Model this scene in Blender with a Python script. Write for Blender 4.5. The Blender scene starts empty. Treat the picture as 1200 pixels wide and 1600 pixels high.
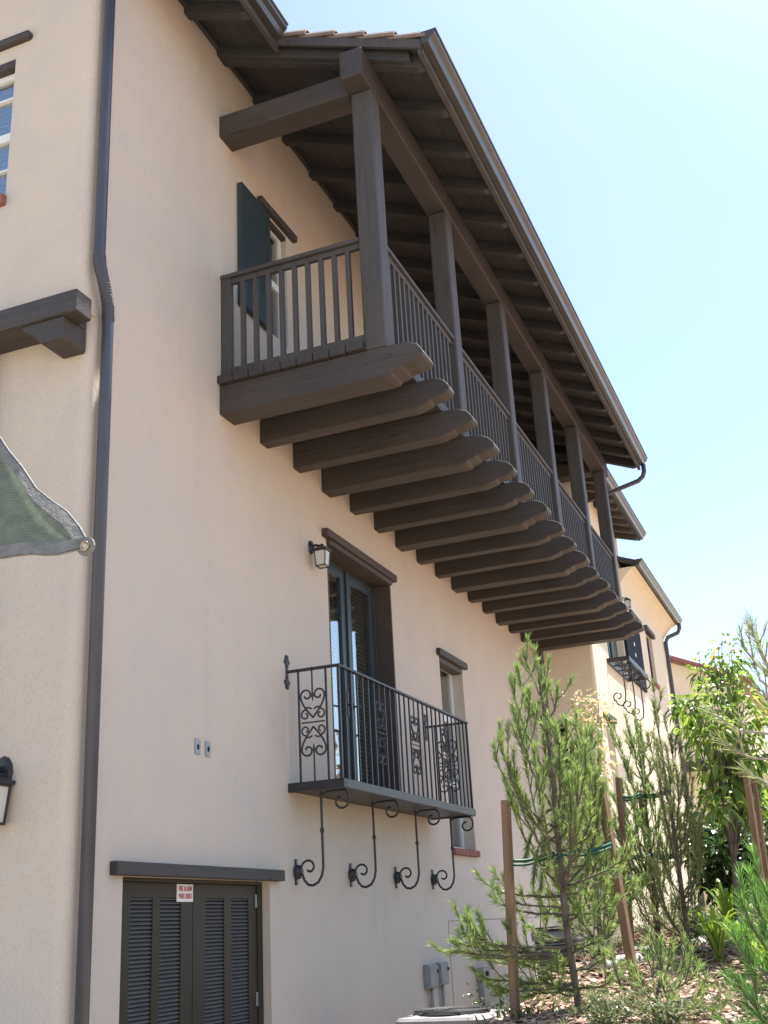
import bpy, math, random
from mathutils import Vector, Matrix
R = math.radians
scene = bpy.context.scene
COL = scene.collection
random.seed(7)

# ------------------------------------------------------------------ camera
YAW, PITCH, ROLL, FPX = R(20.996), R(20.360), R(-3.199), 1757.8   # photo is 1200 x 1600
EYE = Vector((4.0, 0.0, 1.6))
def cam_axes():
    cy, sy, cp, sp = math.cos(YAW), math.sin(YAW), math.cos(PITCH), math.sin(PITCH)
    f = Vector((-sy*cp, cy*cp, sp)); r = Vector((cy, sy, 0)); u = r.cross(f)
    cr, sr = math.cos(ROLL), math.sin(ROLL)
    return cr*r + sr*u, -sr*r + cr*u, f
CR, CU, CF = cam_axes()
cam = bpy.data.cameras.new('camera'); camo = bpy.data.objects.new('camera', cam); COL.objects.link(camo)
m = Matrix((CR, CU, -CF)).transposed().to_4x4(); m.translation = EYE
camo.matrix_world = m
cam.sensor_fit = 'VERTICAL'; cam.sensor_height = 24; cam.lens = FPX/1600*24
cam.clip_start = .05; cam.clip_end = 3000
scene.camera = camo
scene.render.resolution_x = 768; scene.render.resolution_y = 1024

# ------------------------------------------------------------------ sky and sun
SUN = Vector((.20, .37, 1.0)).normalized()
ELEV = math.asin(SUN.z); ROT = math.atan2(SUN.x, SUN.y)
world = bpy.data.worlds.new('World'); scene.world = world; world.use_nodes = True
nt = world.node_tree; nt.nodes.clear()
wo = nt.nodes.new('ShaderNodeOutputWorld'); bg = nt.nodes.new('ShaderNodeBackground')
sky = nt.nodes.new('ShaderNodeTexSky'); sky.sky_type = 'NISHITA'; sky.sun_disc = False
sky.sun_elevation = ELEV; sky.sun_rotation = ROT
sky.air_density = 1.0; sky.dust_density = .9; sky.ozone_density = 1.0
bg.inputs[1].default_value = .11
nt.links.new(sky.outputs[0], bg.inputs[0]); nt.links.new(bg.outputs[0], wo.inputs[0])
sl = bpy.data.lights.new('sun', 'SUN'); sl.energy = 5.0; sl.angle = R(.5); sl.color = (1, .95, .86)
so = bpy.data.objects.new('sun', sl); COL.objects.link(so)
so.rotation_euler = (-SUN).to_track_quat('-Z', 'Y').to_euler(); so.location = (3, 5, 30)
scene.view_settings.view_transform = 'Standard'; scene.view_settings.look = 'None'
scene.view_settings.exposure = 1.44; scene.view_settings.gamma = 1
scene.render.engine = 'CYCLES'
scene.cycles.max_bounces = 8; scene.cycles.transparent_max_bounces = 16

# ------------------------------------------------------------------ helpers
def at(px, py, y):                     # photo pixel -> world point on the plane y
    d = CR*(px-600) + CU*(800-py) + CF*FPX
    return EYE + d*(y/d.y)
def Z(z): return z + 1.6               # heights measured from the eye

class MB:
    def __init__(s): s.v = []; s.f = []; s.e = []
    def add(s, vs, fs):
        n = len(s.v); s.v += [tuple(v) for v in vs]; s.f += [tuple(i+n for i in f) for f in fs]; return s
    def box(s, x0, x1, y0, y1, z0, z1):
        return s.add([(x0,y0,z0),(x1,y0,z0),(x1,y1,z0),(x0,y1,z0),(x0,y0,z1),(x1,y0,z1),(x1,y1,z1),(x0,y1,z1)],
                     [(0,3,2,1),(4,5,6,7),(0,1,5,4),(1,2,6,5),(2,3,7,6),(3,0,4,7)])
    def quad(s, a, b, c, d): return s.add([a,b,c,d], [(0,1,2,3)])
    def bar(s, a, b, w, h, up=(0,0,1)):   # rectangular bar between two points
        a, b = Vector(a), Vector(b); t = (b-a).normalized(); u = Vector(up)
        sd = t.cross(u).normalized(); u = sd.cross(t)
        vs = []
        for p in (a, b):
            for i, j in ((-1,-1),(1,-1),(1,1),(-1,1)): vs.append(p + sd*i*w/2 + u*j*h/2)
        return s.add(vs, [(0,1,2,3),(7,6,5,4),(0,4,5,1),(1,5,6,2),(2,6,7,3),(3,7,4,0)])
    def tube(s, pts, rad, n=8, caps=True):
        pts = [Vector(p) for p in pts]; m = len(pts)
        rs = rad if isinstance(rad, (list, tuple)) else [rad]*m
        t0 = (pts[1]-pts[0]).normalized()
        ref = Vector((0,0,1)) if abs(t0.z) < .9 else Vector((1,0,0))
        nrm = t0.cross(ref).normalized(); vs = []
        for i, p in enumerate(pts):
            t = (pts[min(i+1,m-1)]-pts[max(i-1,0)])
            if t.length < 1e-9: t = t0
            t.normalize()
            nrm = (nrm - t*nrm.dot(t))
            if nrm.length < 1e-6: nrm = t.orthogonal()
            nrm.normalize(); bn = t.cross(nrm)
            for k in range(n):
                a = 2*math.pi*k/n; vs.append(p + (nrm*math.cos(a)+bn*math.sin(a))*rs[i])
        fs = [(i*n+k, i*n+(k+1)%n, (i+1)*n+(k+1)%n, (i+1)*n+k) for i in range(m-1) for k in range(n)]
        if caps: fs += [tuple(range(n-1,-1,-1)), tuple(range((m-1)*n, m*n))]
        return s.add(vs, fs)
    def prism(s, prof, axis, a, b):       # closed profile swept along an axis from a to b
        def P(p, t):
            return {'y': (p[0], t, p[1]), 'x': (t, p[0], p[1]), 'z': (p[0], p[1], t)}[axis]
        n = len(prof)
        return s.add([P(p, a) for p in prof]+[P(p, b) for p in prof],
                     [tuple(range(n)), tuple(range(2*n-1, n-1, -1))]+[(i, i+n, (i+1) % n+n, (i+1) % n) for i in range(n)])
    def lathe(s, c, prof, n=16, axis='z'):
        c = Vector(c); vs = []
        for r_, h in prof:
            for k in range(n):
                a = 2*math.pi*k/n; x, y = r_*math.cos(a), r_*math.sin(a)
                vs.append(c + (Vector((x,y,h)) if axis == 'z' else Vector((h,x,y)) if axis == 'x' else Vector((x,h,y))))
        m = len(prof)
        fs = [(i*n+k, i*n+(k+1)%n, (i+1)*n+(k+1)%n, (i+1)*n+k) for i in range(m-1) for k in range(n)]
        fs += [tuple(range(n-1,-1,-1)), tuple(range((m-1)*n, m*n))]
        return s.add(vs, fs)
    def build(s, name, mat, parent=None, bevel=0, smooth=False, fix=True):
        me = bpy.data.meshes.new(name); me.from_pydata(s.v, [], s.f)
        if fix and len(s.f) < 60000:
            import bmesh
            bm = bmesh.new(); bm.from_mesh(me); bmesh.ops.recalc_face_normals(bm, faces=bm.faces); bm.to_mesh(me); bm.free()
        me.update(); me.materials.append(mat)
        if smooth:
            me.polygons.foreach_set('use_smooth', [True]*len(me.polygons))
        o = bpy.data.objects.new(name, me); COL.objects.link(o)
        if parent is not None:
            o.parent = parent; o.matrix_parent_inverse = Matrix.Translation(-wloc(parent))
        if bevel:
            b = o.modifiers.new('bevel', 'BEVEL'); b.width = bevel; b.segments = 2; b.limit_method = 'ANGLE'
        return o
def wloc(o):
    v = Vector(o.location)
    return v if o.parent is None else v + wloc(o.parent) + o.matrix_parent_inverse.translation
def thing(name, label, cat, loc=(0,0,0), group=None):
    o = bpy.data.objects.new(name, None); COL.objects.link(o); o.location = loc; o.empty_display_size = .1
    o['label'] = label; o['category'] = cat
    if group: o['group'] = group
    return o
def tag(o, label, cat, group=None):
    o['label'] = label; o['category'] = cat
    if group: o['group'] = group
    return o
def struct(o): o['kind'] = 'structure'; return o
def stuff(o, label=None, cat=None):
    o['kind'] = 'stuff'
    if label: o['label'] = label; o['category'] = cat
    return o
def part(o, label): o['label'] = label; return o
def spiral(c, r0, r1, a0, a1, u, v, n=22):
    c, u, v = Vector(c), Vector(u), Vector(v); out = []
    for i in range(n+1):
        t = i/n; a = a0+(a1-a0)*t; r = r0+(r1-r0)*t
        out.append(c + u*r*math.cos(a) + v*r*math.sin(a))
    return out

# ------------------------------------------------------------------ materials
def mat(name, c1, c2=None, rough=.7, scale=6, bump=0, bscale=60, spec=.3, metal=0, stretch=None, detail=6, contrast=(.3,.7)):
    M = bpy.data.materials.new(name); M.use_nodes = True; t = M.node_tree; N = t.nodes; L = t.links
    b = N['Principled BSDF']; b.inputs['Roughness'].default_value = rough
    b.inputs['Specular IOR Level'].default_value = spec; b.inputs['Metallic'].default_value = metal
    b.inputs['Base Color'].default_value = (*c1, 1)
    tc = N.new('ShaderNodeTexCoord'); vec = tc.outputs['Object']
    if stretch:
        mp = N.new('ShaderNodeMapping'); mp.inputs['Scale'].default_value = stretch; L.new(vec, mp.inputs[0]); vec = mp.outputs[0]
    if c2:
        n = N.new('ShaderNodeTexNoise'); n.inputs['Scale'].default_value = scale; n.inputs['Detail'].default_value = detail
        L.new(vec, n.inputs['Vector'])
        r = N.new('ShaderNodeValToRGB'); r.color_ramp.elements[0].position = contrast[0]; r.color_ramp.elements[1].position = contrast[1]
        r.color_ramp.elements[0].color = (*c1, 1); r.color_ramp.elements[1].color = (*c2, 1)
        L.new(n.outputs['Fac'], r.inputs[0]); L.new(r.outputs[0], b.inputs['Base Color'])
    if bump:
        n2 = N.new('ShaderNodeTexNoise'); n2.inputs['Scale'].default_value = bscale; n2.inputs['Detail'].default_value = 5
        L.new(vec, n2.inputs['Vector'])
        bp = N.new('ShaderNodeBump'); bp.inputs['Strength'].default_value = bump; bp.inputs['Distance'].default_value = .01
        L.new(n2.outputs['Fac'], bp.inputs['Height']); L.new(bp.outputs[0], b.inputs['Normal'])
    return M
def stucco(name, base, warm, cool):
    """sand-finish stucco: large soft mottling, fine grain bump, faint trowel waves"""
    M = bpy.data.materials.new(name); M.use_nodes = True; t = M.node_tree; N = t.nodes; L = t.links
    b = N['Principled BSDF']; b.inputs['Roughness'].default_value = .93; b.inputs['Specular IOR Level'].default_value = .11
    tc = N.new('ShaderNodeTexCoord')
    def noise(sc, det=4, rg=.55):
        n = N.new('ShaderNodeTexNoise'); n.inputs['Scale'].default_value = sc; n.inputs['Detail'].default_value = det
        n.inputs['Roughness'].default_value = rg; L.new(tc.outputs['Object'], n.inputs['Vector']); return n.outputs['Fac']
    def mixc(fac, a, bb):
        m_ = N.new('ShaderNodeMix'); m_.data_type = 'RGBA'
        if isinstance(fac, float): m_.inputs[0].default_value = fac
        else: L.new(fac, m_.inputs[0])
        for k, s in ((6, a), (7, bb)):
            if isinstance(s, tuple): m_.inputs[k].default_value = (*s, 1)
            else: L.new(s, m_.inputs[k])
        return m_.outputs[2]
    def ramp(f, lo, hi):
        r = N.new('ShaderNodeMapRange'); r.inputs[1].default_value = lo; r.inputs[2].default_value = hi; L.new(f, r.inputs[0]); return r.outputs[0]
    c = mixc(ramp(noise(.9, 5), .35, .68), base, warm)
    c = mixc(ramp(noise(2.6, 4), .5, .8), c, cool)
    hsv = N.new('ShaderNodeHueSaturation'); L.new(c, hsv.inputs['Color'])
    L.new(ramp(noise(140, 2), -1.2, 1.9), hsv.inputs['Value'])
    mr = N.new('ShaderNodeMapRange'); mr.inputs[1].default_value = .3; mr.inputs[2].default_value = .7
    mr.inputs[3].default_value = .89; mr.inputs[4].default_value = 1.09
    L.new(noise(95, 4, .7), mr.inputs[0])
    ms = N.new('ShaderNodeMapping'); ms.inputs['Scale'].default_value = (7, 7, .35); L.new(tc.outputs['Object'], ms.inputs[0])
    ns = N.new('ShaderNodeTexNoise'); ns.inputs['Scale'].default_value = 1; ns.inputs['Detail'].default_value = 5; L.new(ms.outputs[0], ns.inputs['Vector'])
    sr = N.new('ShaderNodeMapRange'); sr.inputs[1].default_value = .52; sr.inputs[2].default_value = .75; sr.inputs[3].default_value = 1; sr.inputs[4].default_value = .965; L.new(ns.outputs['Fac'], sr.inputs[0])
    mm = N.new('ShaderNodeMath'); mm.operation = 'MULTIPLY'; L.new(mr.outputs[0], mm.inputs[0]); L.new(sr.outputs[0], mm.inputs[1]); L.new(mm.outputs[0], hsv.inputs['Value'])
    L.new(hsv.outputs[0], b.inputs['Base Color'])
    bp = N.new('ShaderNodeBump'); bp.inputs['Strength'].default_value = .6; bp.inputs['Distance'].default_value = .006
    L.new(noise(120, 4), bp.inputs['Height'])
    bp2 = N.new('ShaderNodeBump'); bp2.inputs['Strength'].default_value = .5; bp2.inputs['Distance'].default_value = .02
    L.new(noise(5, 4), bp2.inputs['Height']); L.new(bp.outputs[0], bp2.inputs['Normal'])
    L.new(bp2.outputs[0], b.inputs['Normal'])
    return M
def leafmat(name, cols, trans=.35, rough=.5, spec=.35):
    M = bpy.data.materials.new(name); M.use_nodes = True; t = M.node_tree; N = t.nodes; L = t.links
    b = N['Principled BSDF']; b.inputs['Roughness'].default_value = rough; b.inputs['Specular IOR Level'].default_value = spec
    g = N.new('ShaderNodeNewGeometry'); r = N.new('ShaderNodeValToRGB')
    e = r.color_ramp.elements
    while len(e) < len(cols): e.new(.5)
    for i, c in enumerate(cols): e[i].position = i/max(1, len(cols)-1); e[i].color = (*c, 1)
    L.new(g.outputs['Random Per Island'], r.inputs[0]); L.new(r.outputs[0], b.inputs['Base Color'])
    tr = N.new('ShaderNodeBsdfTranslucent'); mx = N.new('ShaderNodeMixShader'); mx.inputs[0].default_value = trans
    h = N.new('ShaderNodeHueSaturation'); h.inputs['Value'].default_value = 1.6; h.inputs['Saturation'].default_value = 1.1
    L.new(r.outputs[0], h.inputs['Color']); L.new(h.outputs[0], tr.inputs[0])
    L.new(b.outputs[0], mx.inputs[1]); L.new(tr.outputs[0], mx.inputs[2]); L.new(mx.outputs[0], N['Material Output'].inputs[0])
    return M
def glassmat(name, tint=(.75,.8,.82), ior=1.7):
    M = bpy.data.materials.new(name); M.use_nodes = True; t = M.node_tree; N = t.nodes; L = t.links
    N.remove(N['Principled BSDF'])
    tr = N.new('ShaderNodeBsdfTransparent'); tr.inputs[0].default_value = (*tint, 1)
    gl = N.new('ShaderNodeBsdfGlossy'); gl.inputs['Roughness'].default_value = .015
    n = N.new('ShaderNodeTexNoise'); n.inputs['Scale'].default_value = 2.5; bp = N.new('ShaderNodeBump')
    bp.inputs['Strength'].default_value = .12; bp.inputs['Distance'].default_value = .01
    tc = N.new('ShaderNodeTexCoord'); L.new(tc.outputs['Object'], n.inputs['Vector'])
    L.new(n.outputs['Fac'], bp.inputs['Height']); L.new(bp.outputs[0], gl.inputs['Normal'])
    lw = N.new('ShaderNodeLayerWeight'); pw = N.new('ShaderNodeMath'); pw.operation = 'POWER'; pw.inputs[1].default_value = 4.0; L.new(lw.outputs['Facing'], pw.inputs[0])
    ma = N.new('ShaderNodeMath'); ma.operation = 'MULTIPLY_ADD'; ma.inputs[1].default_value = .60; ma.inputs[2].default_value = .38; L.new(pw.outputs[0], ma.inputs[0])
    mx = N.new('ShaderNodeMixShader'); L.new(ma.outputs[0], mx.inputs[0]); L.new(tr.outputs[0], mx.inputs[1]); L.new(gl.outputs[0], mx.inputs[2])
    L.new(mx.outputs[0], N['Material Output'].inputs[0]); return M

ST = stucco('pink_beige_stucco', (.585,.515,.445), (.625,.54,.45), (.555,.505,.455))
ST2 = stucco('yellow_stucco', (.80,.715,.54), (.82,.73,.545), (.78,.70,.54))
def timber(name, axis, c1, c2, rough=.62, k=1.0):
    """stained timber: grain and fine checks running along one axis, patchy fading"""
    M = bpy.data.materials.new(name); M.use_nodes = True; t = M.node_tree; N = t.nodes; L = t.links
    b = N['Principled BSDF']; b.inputs['Specular IOR Level'].default_value = .35
    tc = N.new('ShaderNodeTexCoord'); mp = N.new('ShaderNodeMapping'); L.new(tc.outputs['Object'], mp.inputs[0])
    mp.inputs['Scale'].default_value = tuple(.9 if a == axis else 14 for a in 'xyz')
    def noise(src, sc, det, d=0):
        n = N.new('ShaderNodeTexNoise'); n.inputs['Scale'].default_value = sc; n.inputs['Detail'].default_value = det
        n.inputs['Distortion'].default_value = d; L.new(src, n.inputs['Vector']); return n.outputs['Fac']
    def rng(f, a, b_, c_=0, d=1):
        r = N.new('ShaderNodeMapRange'); L.new(f, r.inputs[0])
        for q, v in enumerate((a, b_, c_, d)): r.inputs[q+1].default_value = v
        return r.outputs[0]
    g = noise(mp.outputs[0], 1.6, 8, .6); pt = noise(tc.outputs['Object'], 1.7, 5); ck = noise(mp.outputs[0], .55, 3, .3)
    mx = N.new('ShaderNodeMix'); mx.data_type = 'RGBA'; mx.inputs[6].default_value = (*c1, 1); mx.inputs[7].default_value = (*c2, 1)
    av = N.new('ShaderNodeMath'); av.operation = 'ADD'; L.new(rng(g, .35, .65, 0, .5), av.inputs[0]); L.new(rng(pt, .35, .65, 0, .5), av.inputs[1])
    L.new(av.outputs[0], mx.inputs[0])
    hs = N.new('ShaderNodeHueSaturation'); L.new(mx.outputs[2], hs.inputs['Color']); 
    cr = N.new('ShaderNodeMath'); cr.operation = 'ABSOLUTE'; sb = N.new('ShaderNodeMath'); sb.operation = 'SUBTRACT'; L.new(ck, sb.inputs[0]); sb.inputs[1].default_value = .5; L.new(sb.outputs[0], cr.inputs[0])
    crk = rng(cr.outputs[0], 0, .006, .55, 1); L.new(crk, hs.inputs['Value']); L.new(hs.outputs[0], b.inputs['Base Color'])
    L.new(rng(pt, .3, .7, rough-.1, rough+.12), b.inputs['Roughness'])
    hh = N.new('ShaderNodeMath'); hh.operation = 'MULTIPLY_ADD'; L.new(crk, hh.inputs[0]); hh.inputs[1].default_value = 1.2; L.new(g, hh.inputs[2])
    bp = N.new('ShaderNodeBump'); bp.inputs['Strength'].default_value = .6*k; bp.inputs['Distance'].default_value = .006
    L.new(hh.outputs[0], bp.inputs['Height']); L.new(bp.outputs[0], b.inputs['Normal']); return M
WOOD = timber('brown_beam_timber', 'x', (.054,.046,.042), (.078,.068,.062))
WOODL = timber('brown_long_timber', 'y', (.048,.043,.041), (.070,.063,.060))
WOODY = timber('brown_post_timber', 'z', (.062,.056,.053), (.086,.079,.075), k=.6)
SOFF = timber('dark_eave_boards', 'y', (.048,.048,.051), (.070,.069,.072), rough=.75)
RAFT = timber('dark_rafter_timber', 'x', (.042,.042,.044), (.064,.063,.065), rough=.75)
REVEAL = timber('red_brown_timber', 'y', (.060,.046,.042), (.092,.070,.062))
GUT = mat('bronze_gutter_metal', (.075,.072,.066), (.10,.095,.085), rough=.32, scale=3, spec=.6, metal=.35)
PIPE = mat('painted_downspout', (.056,.059,.075), (.070,.073,.090), rough=.4, scale=3, spec=.5)
IRON = mat('black_wrought_iron', (.018,.018,.023), (.030,.029,.034), rough=.42, scale=30, bump=.2, bscale=120, spec=.5)
TEAL = mat('dark_teal_paint', (.032,.046,.052), (.040,.056,.062), rough=.4, scale=4, spec=.45)
OLIVE = mat('olive_brown_paint', (.034,.028,.018), (.042,.035,.023), rough=.5, scale=4, bump=.1, bscale=60)
LOUV = mat('grey_louvre', (.095,.097,.10), (.12,.12,.12), rough=.5, scale=20)
DARK = mat('dark_interior', (.012,.012,.013), rough=.9)
WHITE = mat('white_vinyl', (.74,.74,.72), (.78,.78,.76), rough=.4, scale=8)
BLIND = mat('cream_blind', (.50,.47,.31), (.56,.53,.36), rough=.6, scale=8)
BRICK = mat('red_brick', (.20,.085,.07), (.29,.13,.105), rough=.85, scale=9, bump=.5, bscale=70)
TILE = mat('weathered_clay_tile', (.17,.125,.105), (.29,.225,.185), rough=.85, scale=7, bump=.5, bscale=50)
GREYM = mat('grey_galvanised', (.26,.27,.28), (.34,.35,.36), rough=.45, scale=12, metal=.3)
ACB = mat('grey_condenser_metal', (.27,.26,.27), (.34,.33,.33), rough=.5, scale=6)
ACD = mat('dark_condenser_grille', (.06,.06,.06), rough=.5)
STAKE = mat('wood_stake', (.17,.105,.06), (.27,.18,.11), rough=.85, scale=6, bump=.5, bscale=40, stretch=(6,6,.6))
TIE = mat('green_tree_tie', (.01,.085,.06), rough=.45)
BARK = mat('pine_bark', (.085,.065,.05), (.17,.14,.11), rough=.9, scale=18, bump=.8, bscale=60)
BARKL = mat('pale_bark', (.24,.20,.16), (.33,.29,.24), rough=.9, scale=18, bump=.6, bscale=60)
GLASS = glassmat('window_glass'); FROST = mat('frosted_glass', (.62,.62,.58), rough=.35, spec=.5)
NEED = leafmat('pine_needles', [(.09,.16,.045),(.15,.24,.07),(.23,.33,.10),(.13,.21,.06),(.34,.41,.17),(.19,.27,.09),(.34,.28,.14)], trans=.42, rough=.4)
NEED2 = leafmat('bright_pine_needles', [(.06,.14,.03),(.10,.22,.045),(.15,.28,.07),(.20,.33,.11)], trans=.38, rough=.42)
NEED3 = leafmat('grey_pine_needles', [(.13,.18,.07),(.19,.25,.10),(.27,.32,.14),(.25,.24,.12),(.36,.38,.20)], trans=.35, rough=.45)
LEAF = leafmat('broad_green_leaves', [(.06,.12,.025),(.12,.20,.035),(.20,.29,.06),(.32,.38,.10)], trans=.4, rough=.35, spec=.5)
LEAFD = leafmat('dark_glossy_leaves', [(.018,.045,.014),(.035,.075,.022),(.055,.10,.03)], trans=.2, rough=.22, spec=.7)
LEAFP = leafmat('pale_new_leaves', [(.35,.36,.14),(.45,.42,.24),(.50,.28,.20),(.24,.32,.08),(.52,.48,.34)], trans=.4, rough=.35, spec=.5)
STRAP = leafmat('strap_leaves', [(.12,.20,.03),(.20,.30,.05),(.30,.36,.09)], trans=.4, rough=.35, spec=.5)
GC = leafmat('low_shrub_leaves', [(.07,.10,.04),(.11,.15,.06),(.16,.19,.09),(.20,.20,.11)], trans=.3, rough=.5)

# ------------------------------------------------------------------ ground
def smooth(a, b, t):
    t = min(1, max(0, (t-a)/(b-a))); return t*t*(3-2*t)
def gz(x, y):
    chan = .95*smooth(9.5, 16, y)
    bank = 1.06 + .36*smooth(5.8, 9.8, y) + .20*smooth(9.5, 15, y) + .04*math.sin(x*2.1+y*1.3) + .03*math.sin(y*2.7-x)
    bank = bank*smooth(1.5, 4.5, y)
    t = smooth(1.35, 2.05, x) if y > 6 else smooth(1.35, 2.05, x)*1
    return chan*(1-t) + max(bank, chan)*t
def terrain():
    xs = [-60,-30,-12,-6,-2,0,.4,.8,1.1]+[1.3+.1*i for i in range(12)]+[2.5+.2*i for i in range(30)]+[9,12,20,40,80]
    ys = [-60,-30,-12,-6,-3,-1,0,1]+[1.4+.2*i for i in range(110)]+[24,27,30,36,45,70,140]
    b = MB(); vs = [(x, y, gz(x, y)) for y in ys for x in xs]; nx = len(xs)
    b.add(vs, [(j*nx+i, j*nx+i+1, (j+1)*nx+i+1, (j+1)*nx+i) for j in range(len(ys)-1) for i in range(nx-1)])
    return b
MULCH = mat('bark_mulch_soil', (.17,.11,.08), (.42,.30,.225), rough=.95, scale=22, bump=1.0, bscale=45, detail=9, contrast=(.35,.68))
g = struct(terrain().build('ground', MULCH, smooth=True))
far = MB(); far.add([(-1500,-1500,-.35),(1500,-1500,-.35),(1500,1500,-.35),(-1500,1500,-.35)], [(0,1,2,3)])
struct(far.build('distant_ground', mat('dry_earth', (.22,.18,.12), (.30,.25,.17), rough=.95, scale=.05)))
dw = MB(); dw.add([(-40,-40,.012),(40,-40,.012),(40,1.4,.012),(-40,1.4,.012)], [(0,1,2,3)])  # unseen paving, added to bounce warm light up onto the walls
dw.add([(-9,1.4,.012),(1.25,1.4,.012),(1.25,5.30,.012),(-9,5.30,.012)], [(0,1,2,3)]); dw.add([(0.005,5.30,.012),(1.25,5.30,.012),(1.25,9.4,.012),(.005,9.4,.012)], [(0,1,2,3)])
struct(dw.build('bounce_paving', mat('warm_bounce_pavers', (.33,.275,.21), (.38,.32,.25), rough=.9, scale=3, bump=.2), fix=False))
pth = MB()
vs = []; ys = [9.4+.5*i for i in range(22)]
for y in ys: vs += [(.0, y, gz(.2,y)+.012), (1.2, y, gz(1.2,y)+.012)]
pth.add(vs, [(2*i,2*i+1,2*i+3,2*i+2) for i in range(len(ys)-1)])
struct(pth.build('path', mat('concrete_path', (.36,.34,.30), (.44,.41,.36), rough=.9, scale=5, bump=.3)))

# ------------------------------------------------------------------ main building
house = thing('stucco_building', 'pinkish beige stucco building with long brown timber balcony filling the left of the view', 'building', (0,8,0))
H = house
def wall_plane(mb, axis, pos, a0, a1, z0, z1, holes, depth):
    """wall sheet on plane axis=pos with openings (a0,a1,z0,z1) and reveals going inward"""
    A = sorted(set([a0,a1]+[h[0] for h in holes]+[h[1] for h in holes]))
    Zs = sorted(set([z0,z1]+[h[2] for h in holes]+[h[3] for h in holes]))
    def P(a, z, d=0): return (pos-d, a, z) if axis == 'x' else (a, pos+d, z)
    for i in range(len(A)-1):
        for j in range(len(Zs)-1):
            ca, cz = (A[i]+A[i+1])/2, (Zs[j]+Zs[j+1])/2
            if any(h[0] < ca < h[1] and h[2] < cz < h[3] for h in holes): continue
            mb.quad(P(A[i],Zs[j]), P(A[i+1],Zs[j]), P(A[i+1],Zs[j+1]), P(A[i],Zs[j+1]))
    for (h0,h1,g0,g1) in holes:
        for (p, q) in (((h0,g0),(h0,g1)),((h1,g0),(h1,g1)),((h0,g0),(h1,g0)),((h0,g1),(h1,g1))):
            mb.quad(P(*p), P(*q), P(*q, depth), P(*p, depth))
YL, YU = 5.31, 5.20      # end wall: lower storey, upper storey (stands proud)
RR = .080
UD = (5.834, 7.68, 0, Z(.375)); FD = (8.907, 10.45, Z(1.05), Z(3.34)); SW = (11.90, 12.73, Z(.78), Z(2.88))
BW = (7.72, 8.22, Z(5.02), Z(6.22)); W3 = (15.72, 16.15, Z(.70), Z(2.88)); BW2 = (11.2, 12.6, Z(4.15), Z(6.2))
w = MB()
ZB, ZT = Z(3.86), Z(7.55)
wall_plane(w, 'x', 0, YL+RR, 16.6, -.3, ZT, [UD, FD, SW, BW, W3, BW2], .30)
wall_plane(w, 'x', 0, YU+RR, YL+RR, ZB, ZT, [], .3)
AWIN = (-1.9, -.685, Z(4.92), Z(6.13))
wall_plane(w, 'y', YL, -9, -RR, -.3, ZB, [], .3)
wall_plane(w, 'y', YU, -9, -RR, ZB, Z(9.5), [AWIN], .14)
for (yy, z0, z1) in ((YL, -.3, ZB), (YU, ZB, ZT)):
    n = 8
    for k in range(n):
        a, b_ = math.pi/2*k/n, math.pi/2*(k+1)/n
        p = lambda t: (-RR+RR*math.sin(t), yy+RR-RR*math.cos(t))
        (x0,y0),(x1,y1) = p(a), p(b_)
        w.quad((x0,y0,z0),(x1,y1,z0),(x1,y1,z1),(x0,y0,z1))
w.quad((-9,YU,ZB),(-RR,YU,ZB),(-RR,YL,ZB),(-9,YL,ZB))
w.quad((-RR,YU,ZB),(0,YU+RR,ZB),(0,YL+RR,ZB),(-RR,YL,ZB))
w.quad((-9,17.2,-.3),(0,17.2,-.3),(0,17.2,ZT),(-9,17.2,ZT))
w.build('wall', ST, H, smooth=False, fix=False)
# closed dark core behind the openings
c = MB(); c.box(-8.9, -.42, 5.75, 16.9, -.3, Z(7.3)); c.build('interior', DARK, H)

# roof plane: underside of the boards
def ru(x): return Z(7.44 - .425*x)
XE, XU, YR, YF = 1.88, .60, 6.88, 16.72
r = MB()
def slab(mb, x0, x1, y0, y1, t=.03, off=0):
    a, b_ = ru(x0)+off, ru(x1)+off
    mb.add([(x0,y0,a),(x1,y0,b_),(x1,y1,b_),(x0,y1,a),(x0,y0,a+t),(x1,y0,b_+t),(x1,y1,b_+t),(x0,y1,a+t)],
           [(0,3,2,1),(4,5,6,7),(0,1,5,4),(1,2,6,5),(2,3,7,6),(3,0,4,7)])
nb = 13
for i in range(nb):      # soffit boards run along the building
    x0 = XU + (XE-XU)*i/nb; x1 = XU + (XE-XU)*(i+1)/nb - .0025
    slab(r, x0, x1, YR, YF)
for i in range(5):
    x0 = -.05 + (XU+.05)*i/5; x1 = -.05 + (XU+.05)*(i+1)/5 - .0025
    slab(r, x0, x1, 4.7, YF)
roof = r.build('roof', SOFF, H)
rr = MB(); slab(rr, -6, XU, 4.66, YF+.02, .05, .034); slab(rr, XU, XE+.02, YR-.02, YF+.02, .05, .034)
rr.build('roof_deck', SOFF, roof)
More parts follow.
